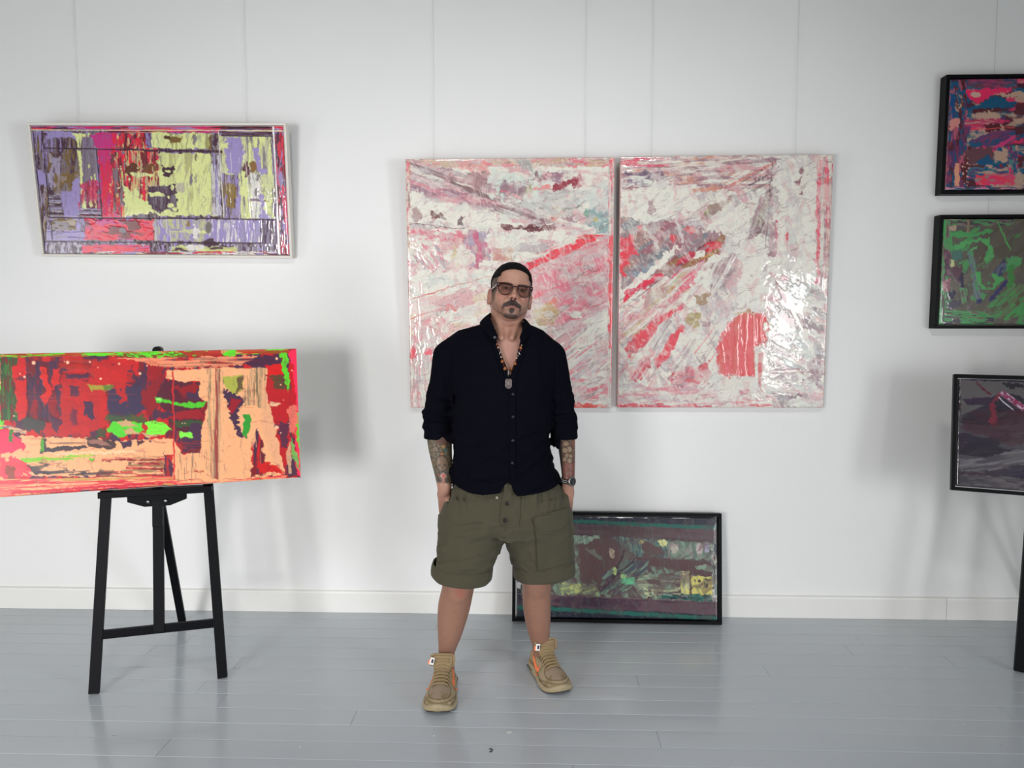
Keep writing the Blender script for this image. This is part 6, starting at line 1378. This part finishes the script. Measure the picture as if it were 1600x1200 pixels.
# turned-up cuffs
for k_ in 'rl':
    A, B_ = hemplane(k_); R_ = [rowpx(*r_) for r_ in LL[k_]]; R_.sort(); Zr = [r_[0] for r_ in R_]; n = 72; V = []
    prof = [(.052, -.001), (.0515, .004), (.040, .0065), (.020, .0085), (.004, .0100), (-.004, .0075), (-.005, .002), (.002, -.003), (.02, -.004)]
    for dz, gr in prof:
        for i in range(n):
            th = 2*PI*i/n; xa = (A[0]+B_[0])/2+(B_[0]-A[0])/2*math.cos(th); z0 = A[2]+(xa-A[0])*(B_[2]-A[2])/(B_[0]-A[0])
            z = z0+dz; cx, a_, cy, b_ = [np.interp(z, Zr, [r_[q] for r_ in R_]) for q in (1, 2, 3, 4)]
            c_, s_ = math.cos(th), math.sin(th); e = 2/2.25; ux = abs(c_)**e*(1 if c_ > 0 else -1); uy = abs(s_)**e*(1 if s_ > 0 else -1)
            wv = .0025*math.sin(3*th+dz*30+(1 if k_ == 'r' else 3))+.0015*math.sin(8*th-dz*50)
            V.append((cx+(a_+gr+wv)*ux, cy+(b_+gr+wv)*uy, z+.003*math.sin(2*th+1)))
    m = len(prof); F_ = [(i*n+j, i*n+(j+1) % n, (i+1)*n+(j+1) % n, (i+1)*n+j) for i in range(m-1) for j in range(n)]
    MB().add(V, F_).build('turned_up_cuff', M_OLIVE, shorts, smooth=True)
# fly flap, its buttons, pockets
def patch(poly_l, poly_r, off, name, n=24, k=16, mt_=None): return ribbon(so_closed, strip_rows(poly_l, poly_r, n, k), off).build(name, mt_ or M_OLIVE, shorts, smooth=True)
patch([(788, 756), (785, 780), (781.8, 812), (783, 818), (786, 822.5)], [(804, 757), (813.5, 779), (812, 800), (810.5, 812), (810, 822.5)], .0048, 'fly_flap')
M_DBTN = mat('dark_brown_button', (34, 24, 22), .3, .5)
for b_ in ((792.5, 786.3), (789, 812.5)): button(so_closed, *b_, .0085, M_DBTN, shorts, off=.0062, h=.003)
button(so_closed, 776.5, 777.5, .0055, mat('horn_button', (150, 144, 128), .4), shorts, off=.004)
patch([(834.5, 812), (838, 845), (840, 893)], [(887, 795), (890, 830), (891, 880)], .0060, 'cargo_pocket', n=26)
patch([(834, 810.5), (836.5, 820), (841, 828), (850, 832.5)], [(887.5, 793.5), (889, 806), (886, 818), (877, 830)], .0105, 'pocket_flap')
def seam(F, P, r_, off, name, mt_, parent, n=30):
    P = np.array(P, float); d = np.r_[0, np.cumsum(np.hypot(*np.diff(P, axis=0).T))]; t = np.linspace(0, d[-1], n)
    pts = [on(F, np.interp(q, d, P[:, 0]), np.interp(q, d, P[:, 1]), off=off) for q in t]; return MB().tube(pts, r_, 6).build(name, mt_, parent, smooth=True)
seam(so_closed, [(834, 810.5), (836.5, 820), (841, 828), (850, 832.5), (864, 833), (877, 830)], .0011, .0110, 'stitched_edge', M_OLIVE2, shorts)
seam(so_closed, [(834, 810.5), (850, 803.5), (870, 799), (887.5, 793.5)], .0011, .0108, 'stitched_edge', M_OLIVE2, shorts)
seam(so_closed, [(785, 780), (781.8, 812), (784, 820), (790, 823), (810, 822.5), (812, 800), (813.5, 779)], .0010, .0050, 'stitched_edge', M_OLIVE2, shorts)
seam(so_closed, [(712, 762), (705.5, 773), (699, 786), (694.5, 800)], .0018, .0010, 'pocket_edge', M_OLIVE, shorts)

# ------------------------------------------------------------------ sneakers
TAN = (156, 140, 112)
M_TAN = vmat('tan_nubuck_leather', .65, .25, bump=((500, 500, 500), .25, .0006)); M_TAN2 = mat('tan_padded_fabric', (148, 127, 96), .85, .15, bump=((700, 700, 700), .3, .0006))
M_LACE = mat('tan_lace', (150, 130, 98), .8, .15); M_SOLE = mat('tan_midsole', (160, 145, 116), .6, .3, noise=(40, .12)); M_OUT = mat('black_outsole', (26, 24, 24), .7); M_ORG = mat('orange_leather', (250, 128, 72), .5); M_WHITE = mat('white_woven_label', (226, 222, 220), .6); M_INK = mat('dark_print', (34, 30, 52), .6)
M_AIR = mat('black_air_window', (22, 18, 18), .2)
def sneaker(heel, toe, label):
    heel = np.array(heel); toe = np.array(toe); L = np.linalg.norm(toe-heel); ang = math.atan2(toe[1]-heel[1], toe[0]-heel[0])
    e = empty('sneaker', (heel[0], heel[1], 0), (0, 0, ang)); K = L/.30           # local +x heel->toe, +y = wearer's left
    rows = []                                    # t, half width, centre offset
    T = np.array([0, .02, .05, .10, .15, .20, .24, .27, .288, .30]); HWd = np.array([.020, .034, .040, .042, .045, .0535, .0525, .044, .031, .012]); CO = np.zeros(10)
    # outsole + midsole
    def outline(g, n=64):
        P = []
        for sgn in (1, -1):
            ts = np.linspace(0, 1, n//2); ts = .15-.15*np.cos(ts*PI)
            if sgn < 0: ts = ts[::-1]
            for t in ts: P.append(((t-.15)*(1+g/.15)+.15, sgn*(np.interp(t, T, HWd)+g), t))
        return P
    def slab(levels, name, mt_, par=e):
        V = []; n = None
        for zf, g in levels:
            P = outline(g); n = len(P); V += [(p[0]*K, p[1]*K, zf(p[2]) if callable(zf) else zf) for p in P]
        m = len(levels); F_ = [(i*n+j, i*n+(j+1) % n, (i+1)*n+(j+1) % n, (i+1)*n+j) for i in range(m-1) for j in range(n)]+[tuple(range(n))[::-1], tuple((m-1)*n+j for j in range(n))]
        return MB().add(V, F_).build(name, mt_, par, smooth=True)
    rise = lambda t: .014*max(0, (t-.24)/.06)**2
    slab([(lambda t: .0005+rise(t), -.006), (lambda t: .002+rise(t), -.001), (lambda t: .009+rise(t), 0.0)], 'outsole', M_OUT)
    top = lambda t: .037-.013*sst(.08, .22, t)+rise(t)*1.2+.004*sst(.27, .30, t)
    slab([(lambda t: .0065+rise(t), .0015), (lambda t: .012+rise(t), .0034), (lambda t: top(t)-.006, .0034), (lambda t: top(t), .0015), (lambda t: top(t)+.001, -.006)], 'midsole', M_SOLE)
    # toe bumper lip and treads
    mb = MB(); mb.tube([((.298+.0035-.06*abs(q)**2*1.2)*K, q*.030*K, .030+.003*(1-q*q)) for q in np.linspace(-1, 1, 15)], .0050, 8).build('toe_bumper', M_SOLE, e, smooth=True)
    # upper (field in local coordinates)
    F = Field(axis((-.02, .33, .0028)), axis((-.075, .075, .0028)), axis((.01, .145, .0028)))
    Zt = np.array([.078, .088, .094, .090, .088, .078, .066, .058, .050, .036])      # top height of the upper along t
    def upper(x, y, z):
        t = x/K; hw = np.interp(t, T, HWd)*K-.0015; zt = np.interp(t, T, Zt)
        base = .018; hh = np.maximum(zt-base, .01); v = np.clip((z-base)/hh, 0, 1.6)
        nar = 1-.42*v**2.2*sst(.02, .08, t)*(1-.3*sst(.22, .28, t)); hwz = hw*np.maximum(nar, .25)
        q = np.sqrt((np.abs(y)/hwz)**2.6*1+0)**(1) ; q = (np.abs(y)/hwz); k = (q**2.6+np.maximum(v, 0)**2.8)**(1/2.7)
        d = (k-1)*np.minimum(hwz, hh)*.9
        d = np.maximum(d, -x+.000); d = np.maximum(d, x-.300*K); return np.maximum(d, base-z)
    F.add((upper, [-.02, .33, -.08, .08, .0, .16]), 0)
    # collar opening
    F.cut(ell((.066*K, 0, .100), (.050*K, .0285, .040)), .006)
    F.add(cone((.008*K, 0, .086), (.014*K, 0, .098), .010, .008), .010)
    Vv, Qq = F.mesh(); tx, ty, tz = Vv[:, 0]/K, Vv[:, 1]/K, Vv[:, 2]
    Cc = np.zeros((len(Vv), 3))+np.array(TAN, float); nn = fbm(tx*90, ty*90+tz*70, 12, 3); Cc += ((nn-.5)*16)[:, None]
    def bl(m, c, a=1):
        nonlocal Cc
        m = np.clip(m*a, 0, 1)[:, None]; Cc = Cc*(1-m)+np.array(c, float)*m
    rr = np.hypot((tx-.225)/.052, ty/.036); toebox = sst(1.04, .98, rr)*(tx > .185); bl(toebox, (148, 130, 112), .9); bl(sst(.05, .02, np.abs(rr-1.02))*(tx > .188), (92, 78, 58), .9)
    rr2 = np.hypot((tx-.20)/.092, ty/.050); bl(sst(.035, .015, np.abs(rr2-1.0))*(tx > .17), (110, 96, 70), .8)
    bl(sst(.0035, .0015, np.abs(tx-.165-.35*(np.abs(ty)-.03)))*(np.abs(ty) > .024), (100, 84, 60), .8)
    bl(sst(.06, .075, tx)*sst(.125, .11, tx)*sst(.075, .083, tz)*(np.abs(ty) > .018), (128, 108, 92), .8)
    bl(sst(.0022, .001, np.abs(tz-.050-.10*(tx-.1)))*(tx < .17), (112, 96, 68), .7)
    bl(sst(.5, .66, fbm(tx*60, ty*60, 33, 3))*(tx > .24), (112, 100, 62), .45)
    bl(sst(.106, .112, tx)*sst(.202, .196, tx)*sst(.0225, .0205, np.abs(ty)), (98, 80, 54), .9); bl(sst(.004, .001, np.abs(tz-(.043-.014*sst(.08, .22, tx)))), (84, 70, 50), .8)  # gap shade under the laces put into the colour; dark seam above the midsole
    for q in range(6):
        for sgn in (-1, 1): bl(sst(.0030, .0018, np.hypot(tx-(.115+q*.0135), ty-sgn*(.0215+.0005*q))), (60, 48, 36), .9)
    mesh_np('upper', Vv, Qq, M_TAN, e, smooth=True, col=np.clip(lin(Cc), 0, .9))
    # tongue: thick padded slab that rises well above the collar
    mb = MB(); V = []; prof = []
    path = [((.196)*K, .072), (.168*K, .087), (.139*K, .103), (.124*K, .122), (.1160*K, .142), (.1130*K, .152)]; wd = [.018, .022, .027, .0345, .0395, .0385]; th = [.006, .007, .008, .009, .0105, .008]
    n = 20
    for i, ((a, z), w_, t_) in enumerate(zip(path, wd, th)):
        p0 = np.array(path[max(i-1, 0)]); p1 = np.array(path[min(i+1, 5)]); tg = (p1-p0)/np.linalg.norm(p1-p0); nm = np.array([tg[1], -tg[0]])
        for j in range(n):
            q = 2*PI*j/n; c_, s_ = math.cos(q), math.sin(q); yy_ = w_*abs(c_)**.6*(1 if c_ > 0 else -1); dd = t_*abs(s_)**.6*(1 if s_ > 0 else -1)-.006*(yy_/w_)**2
            V.append((a+nm[0]*dd, yy_, z+nm[1]*dd))
    m = len(path); F_ = [(i*n+j, i*n+(j+1) % n, (i+1)*n+(j+1) % n, (i+1)*n+j) for i in range(m-1) for j in range(n)]+[tuple(range(n))[::-1], tuple((m-1)*n+j for j in range(n))]
    tg_ = MB().add(V, F_).build('tongue', M_TAN2, e, smooth=True)
    sb = tg_.modifiers.new('sub', 'SUBSURF'); sb.levels = 1; sb.render_levels = 2
    # rounded piping along the tongue's top
    top_ = [(.1260*K, -.0365, .112), (.1200*K, -.0400, .132), (.1170*K, -.0395, .149), (.1155*K, -.030, .1545), (.1150*K, 0, .1555), (.1155*K, .030, .1545), (.1170*K, .0395, .149), (.1200*K, .0400, .132), (.1260*K, .0365, .112)]
    MB().tube(top_, .0042, 8).build('tongue_piping', M_TAN2, e, smooth=True)
    for zz, xx in ((.140, .1275), (.130, .1310)): MB().tube([(xx*K, y_, zz-18*y_*y_*.0) for y_ in np.linspace(-.024, .024, 9)], .0030, 6).build('tongue_rib', M_TAN2, e, smooth=True)
    # laces
    for q in range(6):
        xq = .1330+q*.0140; zq = float(np.interp(xq, [.124, .139, .168, .196, .210], [.130, .1135, .0985, .0855, .0790]))+.001
        pts = [((xq+.003)*K, -.030, zq-.018), (xq*K+.002, -.024, zq-.0055), (xq*K+.003, -.010, zq+.0012), (xq*K+.003, .010, zq+.0012), (xq*K+.002, .024, zq-.0055), ((xq+.003)*K, .030, zq-.018)]
        V = []
        for k_, p in enumerate(pts):
            V += [(p[0]-.0046, p[1], p[2]+.0016), (p[0]+.0046, p[1], p[2]-.0010), (p[0]+.0046, p[1], p[2]-.0036), (p[0]-.0046, p[1], p[2]-.0012)]
        F_ = [(i*4+j, i*4+(j+1) % 4, i*4+4+(j+1) % 4, i*4+4+j) for i in range(len(pts)-1) for j in range(4)]+[(0, 1, 2, 3), tuple(len(V)-4+j for j in range(4))[::-1]]
        MB().add(V, F_).build('lace', M_LACE, e, smooth=False, bevel=.0012)
    # side swoosh-shaped mark on both sides, lying on the upper
    sw = [(.040, .078), (.048, .062), (.062, .049), (.080, .043), (.096, .046), (.118, .060), (.142, .080), (.116, .068), (.096, .060), (.082, .058), (.068, .061), (.052, .070)]
    if True:
        for sgn in (-1, 1):
            mbs = MB()
            top_c = [(.138, .066), (.1465, .054), (.134, .0525), (.110, .0570), (.085, .0640), (.062, .0720), (.045, .0800), (.030, .0870)]
            bot_c = [(.1385, .0655), (.159, .0480), (.150, .0400), (.122, .0410), (.090, .0520), (.064, .0650), (.045, .0760), (.029, .0865)]
            V = []
            for off in (.0022, -.002):
                for C_ in (top_c, bot_c):
                    for (tx_, tz_) in C_:
                        # march outward-in to the upper surface
                        ys = np.linspace(.07, 0, 200)*sgn; dd = upper(np.full(200, tx_*K), ys, np.full(200, tz_)); j = int(np.argmax(dd < 0)); V.append((tx_*K, ys[j]+sgn*off, tz_))
            n = 8; F_ = [(i, i+1, n+i+1, n+i) for i in range(n-1)]+[(2*n+i, 3*n+i, 3*n+i+1, 2*n+i+1) for i in range(n-1)]+[(i, 2*n+i, 2*n+i+1, i+1) for i in range(n-1)]+[(n+i, n+i+1, 3*n+i+1, 3*n+i) for i in range(n-1)]
            MB().add(V, F_).build('side_mark', M_ORG, e)
            MB().box(.030*K, sgn*.0405*K-.0035, .016, .092*K, sgn*.0405*K+.0035+.0*K, .026).build('air_window', M_AIR, e, bevel=.003).location = (0, sgn*.0015, 0)
            MB().tube([(.150*K, sgn*.0475*K, .034), (.158*K, sgn*.0485*K, .034)], .0035, 8).build('side_badge', M_ORG, e, smooth=True)
    # woven side label on the tongue edge (wearer's right / viewer's left)
    # local -y is the viewer's left for toes that point at the viewer
    lab = MB().box(-.0012, -.0075, -.013, .0012, .0075, .013); lo = lab.build('tongue_label', M_WHITE, e); lo.location = (.1310*K, -.0350, .134); lo.rotation_euler = (R(-6), R(-22), R(-14))
    ink = MB(); ink.box(.0010, -.0020, -.007, .0018, .0050, .007)
    io = ink.build('label_print', M_INK, e); io.location = lo.location; io.rotation_euler = lo.rotation_euler
    og = MB().box(-.0012, -.0125, -.013, .0010, -.0070, .004).build('label_edge', M_ORG, e); og.location = lo.location; og.rotation_euler = lo.rotation_euler
    # pull tab at the heel
    MB().box(-.004, -.009, .070, .002, .009, .104).build('heel_tab', M_TAN2, e, bevel=.002)
    e.parent = man; e.scale = (1, 1.19, 1.06)
    return e
for k_ in 'rl': sneaker(*SH[k_], None)

# ------------------------------------------------------------------ necklace
M_CORDN = mat('necklace_cord', (60, 34, 24), .7); M_AMB = mat('amber_stone', (136, 78, 34), .25, .6, noise=(200, .5)); M_SIL = mat('silver', (150, 144, 140), .35, metal=1); M_RED = mat('dark_red_bead', (84, 26, 20), .3, .5); M_BONE = mat('pale_bead', (196, 170, 140), .4); M_PEND = mat('pendant_silver', (96, 82, 82), .45, metal=.5, noise=(500, .5), bump=((700, 700, 700), .8, .002))
nk = empty('necklace'); nk.parent = man
body_or = mkfield(); body_or.F = np.minimum(outer.F, .2)
bf = Field(sh.a[0], sh.a[1], sh.a[2]); bf.add(loft(TR, 2.3, -.019), 0); bf.F = np.minimum(bf.F, sh.F)
chain = [(775.5, 536), (778.5, 545), (781, 553), (783.5, 560), (786, 567.5), (789.5, 577), (794, 580), (799.5, 577), (804.5, 568.5), (807.5, 559), (811, 550.5), (813.5, 542), (814.5, 536.5)]
P_ = [on(bf, a, b, off=.0035) for a, b in chain]; MB().tube(P_, .0011, 6).build('cord', M_CORDN, nk, smooth=True)
def bead(px, py, rx_, ry_, m_, ang=0):
    p = on(bf, px, py, off=.004+min(rx_, .003)); prof = [(rx_*math.sin(t), -ry_*math.cos(t)) for t in np.linspace(.15, PI-.15, 7)]
    MB().lathe(prof, n=12, M=Matrix.Translation(Vector(p)) @ Matrix.Rotation(R(ang), 4, 'Y')).build('bead', m_, nk, smooth=True)
for a in ((784.8, 564.8, .0062, .0075, M_AMB, 15), (789, 575.8, .0068, .0080, M_AMB, 18), (799.3, 576.3, .0068, .0075, M_AMB, -18), (804.8, 568, .0058, .0070, M_AMB, -20), (813.5, 543.6, .0062, .0070, M_AMB, -15),
          (813, 548, .0045, .0035, M_RED, -15), (807.3, 559.5, .0030, .0035, M_BONE, -20), (806.3, 563, .0035, .0030, M_RED, -20), (783, 558, .0032, .0035, M_BONE, 15), (781.2, 551.5, .0024, .0070, M_SIL, 18), (778.2, 543, .0030, .0035, M_BONE, 15), (776.2, 537.8, .0038, .0040, M_AMB, 10), (777, 541, .0030, .0026, M_RED, 10),
          (811.5, 552.3, .0034, .0085, M_SIL, -22), (809.2, 556, .0028, .0040, M_SIL, -22), (802, 572.6, .0030, .0026, M_RED, -20), (787, 570.6, .0034, .0030, M_RED, 16), (801, 573.6, .0026, .0026, M_BONE, 0), (815, 539.5, .0026, .0026, M_BONE, 0)): bead(*a)
p = on(bf, 794.3, 583.5, off=.006); MB().tube([p+np.array([0, 0, .011]), p, p+np.array([0, 0, -.012])], [.0038, .0028, .0020], 10).build('pendant_bail', M_SIL, nk, smooth=True)
p = on(bf, 794.6, 599.5, off=.003); sp = [(-.0125, .017), (-.006, .0205), (0, .0185), (.006, .0205), (.0125, .017), (.0140, .006), (.0125, 0), (.0145, -.007), (.0105, -.0160), (0, -.0215), (-.0105, -.0160), (-.0145, -.007), (-.0125, 0), (-.0140, .006)]
Mx = Matrix.Translation(Vector(p)) @ Matrix.Rotation(R(90), 4, 'X')
pd = MB().prism(sp, -.001, .0042, Mx).build('pendant', M_PEND, nk, bevel=.0012)
MB().tube([Mx @ Vector((x*.72, y*.72, .0048)) for x, y in sp], .0009, 6, closed=True).prism([(x*.30, y*.34+.002) for x, y in sp], .004, .0062, Mx).build('pendant_relief', M_SIL, nk, smooth=False)

# ------------------------------------------------------------------ wristwatch on the viewer-right wrist
wt = empty('wristwatch'); wt.parent = man
a_, b_ = ARMS['l'][3]-(ARMS['l'][4]-ARMS['l'][3])*.1, ARMS['l'][3]+(ARMS['l'][4]-ARMS['l'][3])*.2
ax = (ARMS['l'][4]-ARMS['l'][3]); ax /= np.linalg.norm(ax); u = np.cross(ax, [0, 1, 0]); u /= np.linalg.norm(u); v = np.cross(ax, u); cw = at(887.6, 750, -.838)
M_STR = mat('black_nylon_strap', (20, 20, 24), .8); M_STG = mat('grey_nylon_stripe', (150, 148, 146), .8)
def ring(d0, d1, rad, th, mt_, name):
    V = []; n = 40
    for d, rr in ((d0, rad), (d1, rad), (d1, rad+th), (d0, rad+th)):
        V += [cw+ax*(d)+(u*math.cos(2*PI*i/n)+v*math.sin(2*PI*i/n))*rr for i in range(n)]
    F_ = [(i*n+j, i*n+(j+1) % n, ((i+1) % 4)*n+(j+1) % n, ((i+1) % 4)*n+j) for i in range(4) for j in range(n)]
    return MB().add(V, F_).build(name, mt_, wt, smooth=False)
ring(-.0095, .0095, .0262, .0018, M_STR, 'strap')
for d in (-.0045, .0030): ring(d-.0012, d+.0016, .0278, .0006, M_STG, 'strap_stripe')
wn = Vector((.62, -.78, .06)).normalized(); wc = Vector(cw)+Vector((.0135, -.0245, -.001)); Mw = Matrix.Translation(wc) @ wn.to_track_quat('Z', 'Y').to_matrix().to_4x4()
M_DIAL = mat('dark_dial', (38, 42, 44), .3)
MB().lathe([(.017, -.004), (.0195, -.002), (.0195, .004), (.0180, .0060), (.0162, .0062), (.0160, .0048), (.0001, .0048)], n=32, M=Mw).build('watch_case', M_SIL, wt, smooth=False)
MB().lathe([(.0161, .0049), (.0161, .0053), (.0001, .0053)], n=32, M=Mw).build('dial', M_DIAL, wt)
hb = MB(); 
for an, ln in ((35, .008), (-60, .011)):
    hb.bar(Mw @ Vector((0, 0, .0056)), Mw @ Vector((math.cos(R(an))*ln, math.sin(R(an))*ln, .0056)), .0012, .0006, (0, 0, 1))
hb.build('watch_hands', M_SIL, wt); mk = MB()
for q in range(12):
    c_, s_ = math.cos(q*PI/6), math.sin(q*PI/6); mk.bar(Mw @ Vector((c_*.0125, s_*.0125, .0055)), Mw @ Vector((c_*.0150, s_*.0150, .0055)), .0010, .0006, (0, 0, 1))
mk.build('hour_markers', M_STG, wt)
MB().tube([Mw @ Vector((0, -.019, .001)), Mw @ Vector((0, -.0225, .001))], .0025, 10).build('crown', M_SIL, wt, smooth=True)
